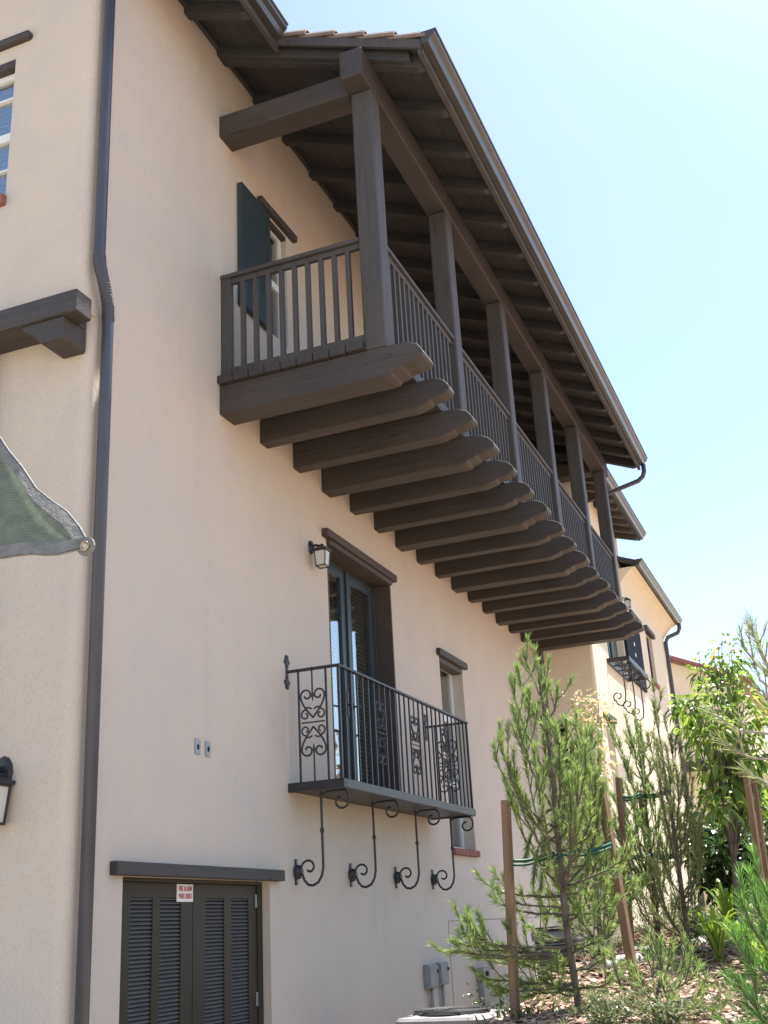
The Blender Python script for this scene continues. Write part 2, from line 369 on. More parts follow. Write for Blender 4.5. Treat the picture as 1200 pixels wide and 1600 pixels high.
# barrel tiles: cap rows running down the slope
def barrel(mb, xa, xb, yc, rad, off, rtaper=.86):
    n = 8; vs = []
    for (x, q) in ((xa, rtaper), (xb, 1.0)):
        for k in range(n+1):
            a = math.pi*k/n
            vs.append((x, yc+rad*q*math.cos(a), ru(x)+off+rad*q*math.sin(a)))
        for k in range(n+1):
            a = math.pi*(n-k)/n; q2 = q-.13
            vs.append((x, yc+rad*q2*math.cos(a), ru(x)+off+rad*q2*math.sin(a)))
    m_ = 2*(n+1)
    mb.add(vs, [tuple(range(m_))[::-1], tuple(range(m_, 2*m_))]+[(k, (k+1) % m_, m_+(k+1) % m_, m_+k) for k in range(m_)])
L_ = .37
for i in range(6):
    tl = MB(); xb = XE+.075-.262*i; xa = xb-.34; n = 9; vs = []
    for (x, q, up_) in ((xa, .80, .0), (xb, 1.0, .030)):
        for k in range(n+1):
            a = math.pi*k/n; vs.append((x, YR+.055+.105*q*math.cos(a), ru(x)+.035+up_+.105*q*math.sin(a)))
        for k in range(n+1):
            a = math.pi*(n-k)/n; vs.append((x, YR+.055+.105*(q-.15)*math.cos(a), ru(x)+.035+up_+.105*(q-.15)*math.sin(a)))
    m_ = 2*(n+1)
    tl.add(vs, [tuple(range(m_))[::-1], tuple(range(m_, 2*m_))]+[(k, (k+1) % m_, m_+(k+1) % m_, m_+k) for k in range(m_)])
    tl.build('rake_tile', TILE, roof, bevel=.003)
tl = MB(); y = YR+.33; j = 0
while y < YF:
    for i in range(5):
        xa = XE+.03-L_*(i+1)*.86; barrel(tl, xa, xa+L_*.98, y, .09, .085+random.uniform(0,.006))
    y += .245
tl.build('roof_tiles', TILE, roof)
tl = MB(); y = 4.75
while y < YF:
    for i in range(3): barrel(tl, XU+.05-L_*(i+1)*.86, XU+.05-L_*i*.86+.04, y, .09, .085)
    y += .245
tl.build('upper_roof_tiles', TILE, roof)
# rafters
def rafter(y, x1, w_=.09, h=.125):
    b = MB(); x0 = -.02
    top = lambda x: ru(x)
    prof = [(x0, top(x0)-.001), (x1, top(x1)-.001), (x1, top(x1)-h*.80), (x1-.05, top(x1-.05)-h), (x0, top(x0)-h)]
    b.prism(prof, 'y', y, y+w_); return b.build('rafter', RAFT, roof, bevel=.006)
for k in range(-2, 17):
    y = 6.38+.605*k
    if y < 4.8: continue
    if y+.1 > YF: break
    rafter(y, XU-.012 if y < YR else XE-.012)
rafter(YR+.045, XE-.10, .07, .115)
rafter(YF-.16, XE-.012)
b = MB()
for k in range(-2, 17):
    y = 6.38+.605*k
    if y < 4.8: continue
    b.box(-.01, .035, y+.10, min(y+.605, YF), Z(7.42)-.05, Z(7.44)-.02)
b.build('blocking', SOFF, roof)
# fascia + rake boards
b = MB(); b.box(XE-.005, XE+.035, YR-.02, YF+.02, ru(XE)-.10, ru(XE)+.10); b.build('fascia', WOODY, roof)
b = MB(); b.box(XU-.005, XU+.03, 4.66, YR+.02, ru(XU)-.10, ru(XU)+.10); part(b.build('fascia', WOODY, roof), 'short upper fascia left of the balcony roof')
for (yy, s) in ((YR-.030, 0), (YF+.022, 1)):
    b = MB(); x0, x1 = (XU+.03, XE+.03) if not s else (.9, XE+.03)
    b.prism([(x0, ru(x0)+.045), (x1, ru(x1)+.045), (x1, ru(x1)-.045), (x0, ru(x0)-.045)], 'y', yy, yy+.028); b.build('rake_board', WOODY, roof)
# gutters (K profile, open top)
def gutter(x, z, y0, y1, parent):
    prof = [(0,0),(0,-.115),(.055,-.115),(.075,-.07),(.11,-.045),(.118,-.012),(.128,-.012),(.128,.004),(.112,.004),(.108,-.03),(.06,-.06),(.05,-.105),(.006,-.105),(.006,0)]
    b = MB(); b.prism([(x+p[0], z+p[1]) for p in prof], 'y', y0, y1)
    for yy in (y0-.003, y1):
        b.prism([(x,z),(x,z-.115),(x+.055,z-.115),(x+.075,z-.07),(x+.11,z-.045),(x+.118,z)], 'y', yy, yy+.003)
    return b.build('gutter', GUT, parent)
gutter(XE+.04, ru(XE)+.085, YR-.04, YF+.04, H)
part(gutter(XU+.034, ru(XU)+.085, 4.6, YR-.06, H), 'short upper gutter ending beside the tiled rake')
# far-end downspout elbow of the long gutter
zt = ru(XE)-.03
b = MB(); b.tube([(XE+.09,YF-.02,zt),(XE+.09,YF-.02,zt-.12),(XE+.06,YF-.02,zt-.2),(XE-.02,YF-.02,zt-.26),(1.42,YF-.02,zt-.36),(1.2,YF-.02,zt-.41),(.95,YF-.05,zt-.46),(.35,YF-.08,zt-.6),(.08,YF-.1,zt-.7),(.06,YF-.1,zt-.85),(.06,YF-.14,.9)], .036, 10)
b.build('downspout', PIPE, H, smooth=True)
# near downspout with ribbed double bend
b = MB(); px_ = .062
path = [(px_,5.285,Z(9)),(px_,5.285,Z(4.26))]
bend = [(px_+.004,5.287,Z(4.2)),(px_+.012,5.30,Z(4.14)),(px_+.014,5.33,Z(4.07)),(px_+.012,5.36,Z(4.0)),(px_+.006,5.39,Z(3.94)),(px_,5.402,Z(3.87))]
path += bend + [(px_,5.405,Z(3.8)),(px_,5.405,0)]
b.tube(path, .039, 14)
dsp = b.build('downspout', PIPE, H, smooth=True)
b = MB()
allp = [Vector(p) for p in [(px_,5.285,Z(4.27))]+bend+[(px_,5.405,Z(3.83))]]
for i in range(len(allp)-1):
    for k in range(4):
        t = k/4; p = allp[i].lerp(allp[i+1], t); d = (allp[i+1]-allp[i]).normalized()
        b.tube([p-d*.006, p, p+d*.006], [.037,.044,.037], 14)
b.build('ribbed_elbow', PIPE, dsp, smooth=True)

# timber balcony ---------------------------------------------------
bal = thing('timber_balcony', '', '', (0,7,Z(4.1)))
for k in ('label','category'): del bal[k]
bal.parent = H; bal.matrix_parent_inverse = Matrix.Translation(-wloc(H)); bal['label'] = 'long brown timber balcony under its own lean-to roof'
PY = [6.97+1.86*i for i in range(6)]
JT, JBot = Z(4.08), Z(3.84)
def joist(y0, w_, big, tip):
    h = .25 if big else .235
    q = [(0,0),(tip-.20,0),(tip-.12,-.012),(tip-.05,-.045),(tip-.008,-.095),(tip,-.13),(tip-.02,-.155),(tip-.09,-.178),(tip-.17,-.185),(tip-.185,-.205),(tip-.25,-.222),(tip-.27,-h+.008),(tip-.30,-h),(0,-h)]
    jr = random.uniform(-.006,.006); sk = random.uniform(-.008,.008)
    b = MB(); b.prism([(x+(random.uniform(-.005,.005) if x > 1 else 0), JT+z+(jr*x if z < -.01 else 0)) for x, z in q], 'y', y0, y0+w_)
    b.v = [(vx, vy+sk*vx, vz) for vx, vy, vz in b.v]
    return b.build('joist', WOOD, bal, bevel=.008)
for i in range(16):
    big = i % 3 == 0
    cy = 7.08+.62*i; w_ = .235 if i == 0 else .19 if big else .135
    y0 = 6.965 if i == 0 else cy-w_/2
    joist(y0, w_, big, 1.70 if i == 0 else 1.675+random.uniform(-.012,.012))
dk = MB()
for i in range(9):
    x0 = -.0+.138*i; dk.box(x0+.002, x0+.134, 6.925+random.uniform(-.008,.008), 16.52, JT+.002, JT+.068)
dk.build('deck', WOODL, bal, bevel=.006)
dk = MB()
for i in range(5): dk.box(1.244, 1.41, PY[i]+.196, PY[i+1]-.006, JT+.002, JT+.066)
dk.build('deck_edge_board', WOODL, bal, bevel=.006)
PX0, PX1 = 1.235, 1.415
for y in PY:
    b = MB(); b.box(PX0, PX1, y, y+.19, JT+.001, Z(6.469)); b.build('post', WOODY, bal, bevel=.018)
b = MB(); b.box(PX0-.012, PX1+.008, 6.78, 16.62, Z(6.471), Z(6.74)); b.build('long_beam', WOODL, bal, bevel=.012)
for yy in (6.97, 16.27):
    b = MB(); b.box(-.02, PX0-.014, yy, yy+.23, Z(6.475), Z(6.69)); b.build('cross_beam', WOOD, bal, bevel=.010)
# railings
RT = Z(5.09)
def rail_bar(name, *a):
    b = MB(); b.box(*a); return b.build(name, WOODY, bal, bevel=.006)
def baluster(x, y, s=.036):
    b = MB(); b.box(x-s/2, x+s/2, y-s/2, y+s/2, Z(4.235), RT-.075); return b.build('baluster', WOODY, bal)
for (yr, lab) in ((7.02, 'near'), (16.36, 'far')):
    rail_bar('handrail', .0, PX0-.002, yr-.045, yr+.045, RT-.035, RT)
    rail_bar('top_rail', .0, PX0-.002, yr-.02, yr+.02, RT-.085, RT-.037)
    rail_bar('bottom_rail', .0, PX0-.002, yr-.022, yr+.022, Z(4.165), Z(4.237))
    rail_bar('wall_post', .002, .085, yr-.035, yr+.035, Z(4.15), RT-.036)
    for i in range(9): baluster(.19+.1165*i, yr)
for i in range(5):
    y0, y1 = PY[i]+.192, PY[i+1]-.002; xr = 1.355
    rail_bar('handrail', xr-.045, xr+.045, y0, y1, RT-.035, RT)
    rail_bar('top_rail', xr-.02, xr+.02, y0, y1, RT-.085, RT-.037)
    rail_bar('bottom_rail', xr-.022, xr+.022, y0, y1, Z(4.165), Z(4.237))
    n = 14
    for k in range(n): baluster(xr, y0+(y1-y0)*(k+1)/(n+1), .032)

# lintels, doors, windows ---------------------------------------------
def lintel(y0, y1, z0, z1, proj, parent=None, mt=WOODL):
    b = MB(); b.box(-.05, proj, y0, y1, z0, z1); return b.build('lintel', mt, parent or H, bevel=.008)
# utility double door
ud = thing('utility_door', '', '', (0, 6.75, 0)); del ud['label']; del ud['category']
ud.parent = H; ud.matrix_parent_inverse = Matrix.Translation(-wloc(H)); ud['label'] = 'olive brown double door with grey louvre panels'
lintel(5.70, 7.83, Z(.377), Z(.455), .055, ud)
b = MB(); b.box(-.14, -.028, UD[0]+.002, UD[1]-.075, Z(.352), Z(.374)); b.box(-.14, -.06, UD[1]-.07, UD[1]-.002, 0, Z(.374)); b.build('frame', OLIVE, ud, bevel=.004)
def leaf(y0, y1, lv):
    b = MB(); zt, zb = Z(.350), .02; lz1, lz0 = Z(.262), .35
    ysp = [y0]+[q for l in lv for q in l]+[y1]
    for i in range(0, len(ysp), 2): b.box(-.115, -.07, ysp[i], ysp[i+1], zb, zt)
    for (a, c_) in lv: b.box(-.115, -.07, a, c_, lz1, zt); b.box(-.115, -.07, a, c_, zb, lz0)
    d = b.build('door_leaf', OLIVE, ud)
    for (a, c_) in lv:
        s = MB(); z = lz0
        while z < lz1-.01:
            s.add([(-.100,a,z+.021),(-.100,c_,z+.021),(-.078,c_,z),(-.078,a,z),(-.100,a,z+.024),(-.100,c_,z+.024),(-.074,c_,z+.006),(-.074,a,z+.006)],
                  [(0,1,2,3),(7,6,5,4),(3,2,6,7),(0,3,7,4),(1,0,4,5),(2,1,5,6)])
            z += .0238
        s.build('louvre_panel', LOUV, ud)
leaf(5.842, 6.728, [(6.02,6.262),(6.345,6.588)])
leaf(6.736, 7.60, [(6.892,7.139),(7.236,7.484)])
for yh in (5.852, 7.59):
    for zh in (.35, 1.15, 1.80):
        b = MB(); b.box(-.069, -.062, yh-.012, yh+.012, zh, zh+.09); b.build('hinge', GREYM, ud, bevel=.002)
b = MB(); b.lathe((-.07,6.80,.95), [(.012,0),(.012,.03),(.028,.035),(.03,.055),(.015,.065)], 14, 'x'); b.build('door_knob', GREYM, ud, smooth=True)
# sign on the door
def text(s, size, loc, mt, name, parent):
    cu = bpy.data.curves.new(name, 'FONT'); cu.body = s; cu.size = size; cu.align_x = 'CENTER'; cu.align_y = 'CENTER'; cu.extrude = .0008; cu.offset = .0007
    o = bpy.data.objects.new(name, cu); COL.objects.link(o)
    bpy.context.view_layer.update()
    me = bpy.data.meshes.new_from_object(o.evaluated_get(bpy.context.evaluated_depsgraph_get()))
    bpy.data.objects.remove(o); me.materials.clear(); me.materials.append(mt)
    rot = Matrix(((0,0,1),(1,0,0),(0,1,0))).to_4x4(); rot.translation = Vector(loc)
    me.transform(Matrix.Diagonal((.56 if len(s) > 10 else .66, .95, 1, 1))); me.transform(rot); o = bpy.data.objects.new(name, me); COL.objects.link(o)
    o.parent = parent; o.matrix_parent_inverse = Matrix.Translation(-wloc(parent)); return o
SIGNW = mat('white_sign', (.80,.79,.76), rough=.4); SIGNR = mat('red_lettering', (.42,.03,.05), rough=.5)
sg = thing('sign', 'small white sign with red lettering at the top of the louvred utility door', 'sign', (-.066,6.63,Z(.245)))
b = MB(); b.box(-.069, -.065, 6.53, 6.725, Z(.238), Z(.345)); b.build('sign_plate', SIGNW, sg)
for s_, zz in (('FIRE ALARM', .317), ('PANEL INSIDE', .271)):
    o = text(s_, .046, (-.0645, 6.630, Z(zz)), SIGNR, 'lettering', sg)
# french door
fd = thing('french_door', '', '', (0, 9.68, Z(1.05))); del fd['label']; del fd['category']
fd.parent = H; fd.matrix_parent_inverse = Matrix.Translation(-wloc(H)); fd['label'] = 'dark teal glazed double door behind the iron balcony'
b = MB(); b.box(-.05, .06, 8.81, 10.54, Z(3.385), Z(3.46)); b.build('lintel', REVEAL, fd, bevel=.006)
b = MB(); b.box(-.28, .035, 8.905, 10.455, Z(3.335), Z(3.383)); b.build('lintel_step', REVEAL, fd, bevel=.005)
b = MB(); b.box(-.165, .012, FD[1]-.022, FD[1]+.003, FD[2], Z(3.333)); b.build('jamb', REVEAL, fd); b = MB(); b.box(-.165, .003, FD[0]-.001, FD[0]+.02, FD[2], Z(3.333)); b.build('jamb', REVEAL, fd)
def glazed(parent, y0, y1, z0, z1, xf, st, mt, t=.045, bot=None, name='door_leaf', blind=True, nslat=None, lab=None):
    bot = bot or st
    b = MB(); b.box(xf-t, xf, y0, y0+st, z0, z1); b.box(xf-t, xf, y1-st, y1, z0, z1)
    b.box(xf-t, xf, y0+st, y1-st, z1-st, z1); b.box(xf-t, xf, y0+st, y1-st, z0, z0+bot)
    l = b.build(name, mt, parent, bevel=.004)
    gl = MB(); gl.box(xf-t*.6, xf-t*.6+.005, y0+st-.004, y1-st+.004, z0+bot-.004, z1-st+.004); gl.build('glass_pane', GLASS, parent)
    if blind:
        s = MB(); z = z0+bot+.02
        while z < z1-st-.01:
            s.add([(xf-t-.020,y0+st,z),(xf-t-.020,y1-st,z),(xf-t-.034,y1-st,z+.036),(xf-t-.034,y0+st,z+.036),(xf-t-.022,y0+st,z),(xf-t-.022,y1-st,z),(xf-t-.036,y1-st,z+.036),(xf-t-.036,y0+st,z+.036)],
                  [(0,1,2,3),(7,6,5,4),(3,2,6,7),(0,3,7,4),(1,0,4,5),(2,1,5,6)])
            z += .042
        s.build('blind', BLIND, parent)
    return l
YM = 9.70
glazed(fd, FD[0]+.02, YM-.003, FD[2]+.02, Z(3.333), -.17, .115, TEAL, bot=.22)
glazed(fd, YM+.003, FD[1]-.024, FD[2]+.02, Z(3.333), -.17, .115, TEAL, bot=.22)
b = MB(); b.box(-.172, -.150, YM-.02, YM+.02, FD[2]+.03, Z(3.32)); b.build('astragal', TEAL, fd)
for s in (-1, 1):
    b = MB(); yc = YM+s*.065
    b.box(-.169, -.160, yc-.02, yc+.02, Z(1.88), Z(2.12))
    b.tube([(-.16,yc,Z(1.99)),(-.11,yc,Z(1.99)),(-.105,yc+s*.02,Z(1.99)),(-.105,yc+s*.11,Z(1.985))], .009, 8)
    b.build('door_handle', IRON, fd, bevel=.003)
# small window beyond
def window(label, hole, frame=.045, xf=-.13, mt=WHITE, rails=(), lint=None, sill=True, slats=True):
    y0, y1, z0, z1 = hole
    wn = thing('window', '', '', (0, (y0+y1)/2, z0)); del wn['label']; del wn['category']
    wn.parent = H; wn.matrix_parent_inverse = Matrix.Translation(-wloc(H)); wn['label'] = label
    b = MB(); t = .05
    b.box(xf-t, xf, y0, y0+frame, z0, z1); b.box(xf-t, xf, y1-frame, y1, z0, z1)
    b.box(xf-t, xf, y0+frame, y1-frame, z0, z0+frame); b.box(xf-t, xf, y0+frame, y1-frame, z1-frame, z1)
    for zz, hh in rails: b.box(xf-t, xf-.002, y0+frame, y1-frame, zz-hh/2, zz+hh/2)
    b.build('frame', mt, wn, bevel=.004)
    gl = MB(); gl.box(xf-.03, xf-.025, y0+frame, y1-frame, z0+frame, z1-frame); gl.build('glass_pane', GLASS, wn)
    if slats:
        s = MB(); z = z0+.1
        while z < z1-frame:
            s.box(xf-.085, xf-.075, y0+frame, y1-frame, z, z+.034); z += .045
        s.build('blind', BLIND, wn)
    if lint:
        b = MB(); b.box(-.05, .05, *lint); b.build('lintel', WOOD, wn, bevel=.006)
        b = MB(); b.box(-.125, -.001, y0-.001, y1+.001, lint[2]-.06, lint[2]-.001); b.build('head_board', REVEAL, wn)
    if sill:
        b = MB(); n = 7
        for i in range(n):
            a = y0-.03+(y1-y0+.06)*i/n; b.box(-.10, .045, a, a+(y1-y0+.06)/n-.010, z0-.065, z0+.004)
        b.build('brick_sill', BRICK, wn, bevel=.006)
        b = MB(); b.box(-.095, .036, y0-.028, y1+.028, z0-.06, z0-.004); b.build('mortar', ST, wn)
    return wn
window('tall narrow white framed window with brick sill beside the iron balcony', SW, rails=((Z(2.27),.10),(Z(1.52),.05)), lint=(11.82,12.82,Z(2.88),Z(2.955)))
window('narrow white framed window half hidden by the young pine', W3, rails=((Z(2.3),.10),(Z(1.52),.05)), lint=(15.62,16.25,Z(2.88),Z(2.955)))
wn = window('white framed window behind the timber balcony railing with dark shutter', BW, frame=.05, xf=-.05, rails=((Z(5.62),.07),), lint=(7.65,8.38,Z(6.24),Z(6.31)), sill=False)
window('dark window hidden deep under the timber balcony roof', BW2, rails=((Z(5.2),.06),), lint=(11.1,12.7,Z(6.2),Z(6.29)), sill=False)
b = MB(); b.box(.005, .045, 7.27, 7.80, Z(4.98), Z(6.20))
b.box(.045, .052, 7.27, 7.33, Z(4.98), Z(6.20)); b.box(.045, .052, 7.74, 7.80, Z(4.98), Z(6.20))
for zz in (4.98, 5.58, 6.13): b.box(.045, .052, 7.33, 7.74, Z(zz), Z(zz+.07))
b.build('shutter', TEAL, wn, bevel=.003)
# window in the end wall
y0 = YU; ew = thing('window', '', '', (-1.3, YU, Z(4.9))); del ew['label']; del ew['category']
ew.parent = H; ew.matrix_parent_inverse = Matrix.Translation(-wloc(H)); ew['label'] = 'white framed window with blinds at the upper left edge'
b = MB(); x0, x1, z0, z1 = AWIN
for bx in ((x0,x0+.05,z0,z1),(x1-.045,x1,z0,z1),(x0,x1,z0,z0+.05),(x0,x1,z1-.115,z1-.067),(x0,x1,Z(5.46),Z(5.53)),(x0,x1,Z(5.83),Z(5.848)),(x0,x1,Z(5.2),Z(5.215))):
    b.box(bx[0], bx[1], YU+.06, YU+.11, bx[2], bx[3])
b.build('frame', WHITE, ew)
b = MB(); b.box(x0+.04, x1-.04, YU+.085, YU+.09, z0+.04, z1-.04); b.build('glass_pane', GLASS, ew)
b = MB(); z = z0+.06
while z < z1-.05: b.box(x0+.04, x1-.04, YU+.12, YU+.15, z, z+.03); z += .042
b.build('blind', WHITE, ew)
b = MB(); b.box(-2.1, -.545, YU-.05, YU+.05, Z(6.25), Z(6.315)); b.build('lintel', WOOD, ew, bevel=.02)
b = MB(); b.box(x0+.001, x1-.001, YU+.004, YU+.13, Z(6.065), Z(6.128)); b.build('head_board', REVEAL, ew)
b = MB()
for i in range(8): b.box(x1+.02-.155*(i+1), x1+.02-.155*i-.01, YU-.05, YU+.1, z0-.075, z0+.004)
b.build('brick_sill', BRICK, ew, bevel=.008)
# beam and corbel on the end wall
b = MB(); b.box(-4, .075, 5.05, 5.215, Z(3.735), Z(3.895)); b.box(-4, -.03, 5.217, YL+.001, Z(3.738), Z(3.892)); b.build('belt_beam', WOOD, H, bevel=.012)
b = MB(); b.prism([(-.36,Z(3.734)),(-.345,Z(3.70)),(-.31,Z(3.675)),(-.265,Z(3.655)),(-.235,Z(3.625)),(-.215,Z(3.59)),(-.195,Z(3.575)),(-.045,Z(3.575)),(-.03,Z(3.59)),(-.03,Z(3.734))], 'y', 5.07, YL-.001); b.build('corbel', WOOD, H, bevel=.008)
b = MB(); b.box(-.98, -.76, 5.17, YL-.002, .0, Z(3.734)); b.build('wall_post', WOOD, H, bevel=.01)
# access panel seam on the wall: thin raised strips in a darker tone
b = MB()
b.box(0, .004, 11.6, 14.9, Z(.048), Z(.056)); b.box(0, .004, 11.592, 11.6, 0.05, Z(.056))
b.build('panel_seam', mat('dark_seam_line', (.34,.27,.22), rough=.9), H)

# iron balcony --------------------------------------------------------
ib = thing('iron_balcony', '', '', (0, 9.6, Z(1.05))); del ib['label']; del ib['category']
ib.parent = H; ib.matrix_parent_inverse = Matrix.Translation(-wloc(H)); ib['label'] = 'black wrought iron balcony on four scroll brackets'
IY0, IY1, IX = 8.03, 11.28, .455
ZD0, ZD1, ZR = Z(1.035), Z(1.105), Z(1.985)
b = MB()
b.box(.0, IX+.025, IY0-.02, IY0+.02, ZD0, ZD1); b.box(.0, IX+.025, IY1-.02, IY1+.02, ZD0, ZD1); b.box(IX-.015, IX+.025, IY0+.02, IY1-.02, ZD0, ZD1)
b.build('deck_frame', IRON, ib, bevel=.004)
b = MB(); b.box(.0, IX-.015, IY0+.02, IY1-.02, ZD0+.012, ZD1-.015); b.build('deck_plate', IRON, ib)
b = MB()
b.box(.03, IX+.02, IY0-.02, IY0+.02, ZR-.010, ZR+.010); b.box(.03, IX+.02, IY1-.02, IY1+.02, ZR-.010, ZR+.010); b.box(IX-.02, IX+.02, IY0+.02, IY1-.02, ZR-.010, ZR+.010)
b.build('top_rail', IRON, ib, bevel=.004)
def ibar(x, y, z0=ZD1-.01, z1=ZR-.008, s=.014):
    b = MB(); b.box(x-s/2, x+s/2, y-s/2, y+s/2, z0, z1); return b.build('baluster', IRON, ib)
def heart_panel(p, u, wd=.11):
    """two mirrored scroll hearts between two bars"""
    b = MB(); zc = (ZD1+ZR)/2+.015; U = Vector((*u, 0)); V = Vector((0,0,1)); C = Vector((*p, zc)); q = .0078
    for sv in (1, -1):
        for su in (1, -1):
            c1 = C + V*sv*.215 + U*su*wd*.50
            loop = spiral(c1, wd*.50, wd*.16, -.15, math.pi*1.95, U*su, V*sv, 22)
            stem = bez(C+V*sv*.035, C+V*sv*.075+U*su*wd*.30, C+V*sv*.135+U*su*wd*.92, loop[0], 8)
            b.tube(stem+loop[1:], q, 6)
            c2 = C + V*sv*.060 + U*su*wd*.62
            b.tube(bez(C+V*sv*.105+U*su*wd*.10, C+V*sv*.12+U*su*wd*.3, C+V*sv*.125+U*su*wd*.62, C+V*sv*(.060+wd*.40)+U*su*wd*.62, 4)[:-1]+spiral(c2, wd*.40, wd*.12, math.pi*.5, -math.pi*1.45, U*su, V*sv, 18), q*.9, 6)
        b.tube([C+V*sv*.165, C+V*sv*.205, C+V*sv*.25], [.002,.011,.006], 6)
        b.tube([C+V*sv*.245, C+V*sv*(.44 if sv > 0 else .455)], .007, 6)
    b.tube([C-U*wd*.95, C+U*wd*.95], .006, 6)
    return b.build('scroll_panel', IRON, ib, smooth=False)
def bez(a, b_, c_, d, n):
    out = []
    for i in range(n+1):
        t = i/n; u = 1-t; out.append(a*u**3 + b_*3*u*u*t + c_*3*u*t*t + d*t**3)
    return out
ibar(.105, IY0); ibar(.345, IY0); ibar(IX, IY0, s=.02)
heart_panel((.225, IY0), (1,0), .105)
ibar(.105, IY1); ibar(.345, IY1); ibar(IX, IY1, s=.02)
heart_panel((.225, IY1), (1,0), .105)
n = 27; centres = [7, 14, 21]
dy = (IY1-IY0)/n
for i in range(1, n):
    if i in centres: continue
    ibar(IX, IY0+dy*i)
for i in centres: heart_panel((IX, IY0+dy*i), (0,1), .098)
for yy in (IY0, IY1):          # fleur wall fixings
    b = MB(); b.box(.0, .012, yy-.014, yy+.014, ZR-.10, ZR+.10)
    b.tube([(.012,yy,ZR),(.05,yy,ZR)], .012, 8)
    for s in (-1, 1):
        b.lathe((.0,yy,ZR+s*.112), [(.030,0),(.030,.010),(.010,.018)], 8, 'x')
        for q in (-1, 1): b.lathe((.0,yy+q*.026,ZR+s*.083), [(.020,0),(.020,.010),(.006,.016)], 8, 'x')
        b.lathe((.0,yy,ZR+s*.045), [(.022,0),(.022,.010),(.006,.016)], 8, 'x')
    b.build('wall_fixing', IRON, ib)
def bracket(yy):
    b = MB(); X, V = (1,0,0), (0,0,1); zs = Z(.55)
    xs = .235
    # wall rosette
    b.box(.0, .012, yy-.015, yy+.015, Z(.355), Z(.545))
    b.lathe((.0,yy,Z(.45)), [(.05,.01),(.055,.022),(.03,.05),(.022,.06)], 10, 'x')
    for a in range(5): b.lathe((.012,yy+.04*math.cos(a*1.257),Z(.45)+.04*math.sin(a*1.257)), [(.018,0),(.014,.02),(.004,.03)], 6, 'x')
    low = [(.06,yy,Z(.425)),(.075,yy,Z(.385)),(.105,yy,Z(.352)),(.145,yy,Z(.345)),(.19,yy,Z(.365)),(.22,yy,Z(.41)),(xs,yy,Z(.47)),(xs,yy,Z(.72)),(xs,yy,ZD0)]
    curl = spiral((.115,yy,Z(.475)), .072, .020, math.pi*1.22, -math.pi*.75, X, V, 20)
    b.tube(low, .0105, 8); b.tube([(.055,yy,Z(.42))]+curl, .009, 8)
    b.lathe((xs,yy,Z(.74)), [(.010,-.02),(.018,-.01),(.018,.01),(.010,.02)], 8)
    # scroll below the outer edge of the deck
    b.tube(spiral((IX-.055,yy,ZD0-.085), .085, .022, math.pi*.42, -math.pi*1.55, X, V, 26), .009, 8)
    b.tube([(xs,yy,ZD0-.03),(xs+.05,yy,ZD0-.008),(IX-.02,yy,ZD0-.006)], .009, 8)
    return b.build('scroll_bracket', IRON, ib)
for yy in (8.11, 9.15, 10.19, 11.20): bracket(yy)

# wall lanterns --------------------------------------------------------
def lantern(loc, label, out=(1,0), s=1.0, c0=.13):
    t = thing('wall_lamp', label, 'wall lamp', loc)
    o = Vector((out[0], out[1], 0)); sd = Vector((-out[1], out[0], 0)); P0 = Vector(loc)
    def P(a, b_, c_): return P0 + o*a*s + sd*b_*s + Vector((0,0,c_*s))
    b = MB()
    ring = [P(.0, .055*math.cos(k*math.pi/6), .06+.075*math.sin(k*math.pi/6)) for k in range(12)]
    ring2 = [P(.022, .045*math.cos(k*math.pi/6), .06+.062*math.sin(k*math.pi/6)) for k in range(12)]
    b.add(ring+ring2, [tuple(range(11,-1,-1)), tuple(range(12,24))]+[(k,(k+1)%12,12+(k+1)%12,12+k) for k in range(12)])
    b.tube([P(.02,0,.07),(P(.06,0,.075)),P(.10,0,.06),P(.13,0,.035)], .014*s, 8)
    b.build('back_plate', IRON, t)
    b = MB()
    def sq(r_, z): return [P(c0-r_, -r_, z), P(c0+r_, -r_, z), P(c0+r_, r_, z), P(c0-r_, r_, z)]
    lv = [sq(.075,0), sq(.078,.015), sq(.02,.05), sq(.012,.075)]
    b.add([p for l in lv for p in l], [(3,2,1,0),(12,13,14,15)]+[(i*4+k, i*4+(k+1)%4, i*4+4+(k+1)%4, i*4+4+k) for i in range(3) for k in range(4)])
    b.build('lamp_cap', IRON, t)
    b = MB()
    for (i, j) in ((-1,-1),(1,-1),(1,1),(-1,1)):
        b.bar(P(c0+i*.062, j*.062, 0), P(c0+i*.05, j*.05, -.165), .008*s, .008*s, up=(0,1,.01))
    for z, r_ in ((-.165,.052),(-.004,.064)):
        q = sq(r_, z)
        for k in range(4): b.bar(q[k], q[(k+1)%4], .009*s, .009*s)
    b.build('lamp_cage', IRON, t)
    b = MB(); a_, b2 = sq(.058,-.003), sq(.046,-.162)
    b.add(a_+b2, [(0,1,2,3),(7,6,5,4)]+[(k,(k+1)%4,4+(k+1)%4,4+k) for k in range(4)])
    b.build('lamp_glass', FROST, t)
    return t
lantern((0, 8.56, Z(3.15)), 'black lantern with pale glass left of the french door', (1,0), .86)
lantern((.85, 19.95, Z(5.35)), 'tiny black lantern on the sunlit yellow building beyond the balcony', (1,0), .8)
lantern((-.475, YL, Z(.885)), 'black wall lantern cut off by the left edge of the view', (0,-1), 1.3, .085)

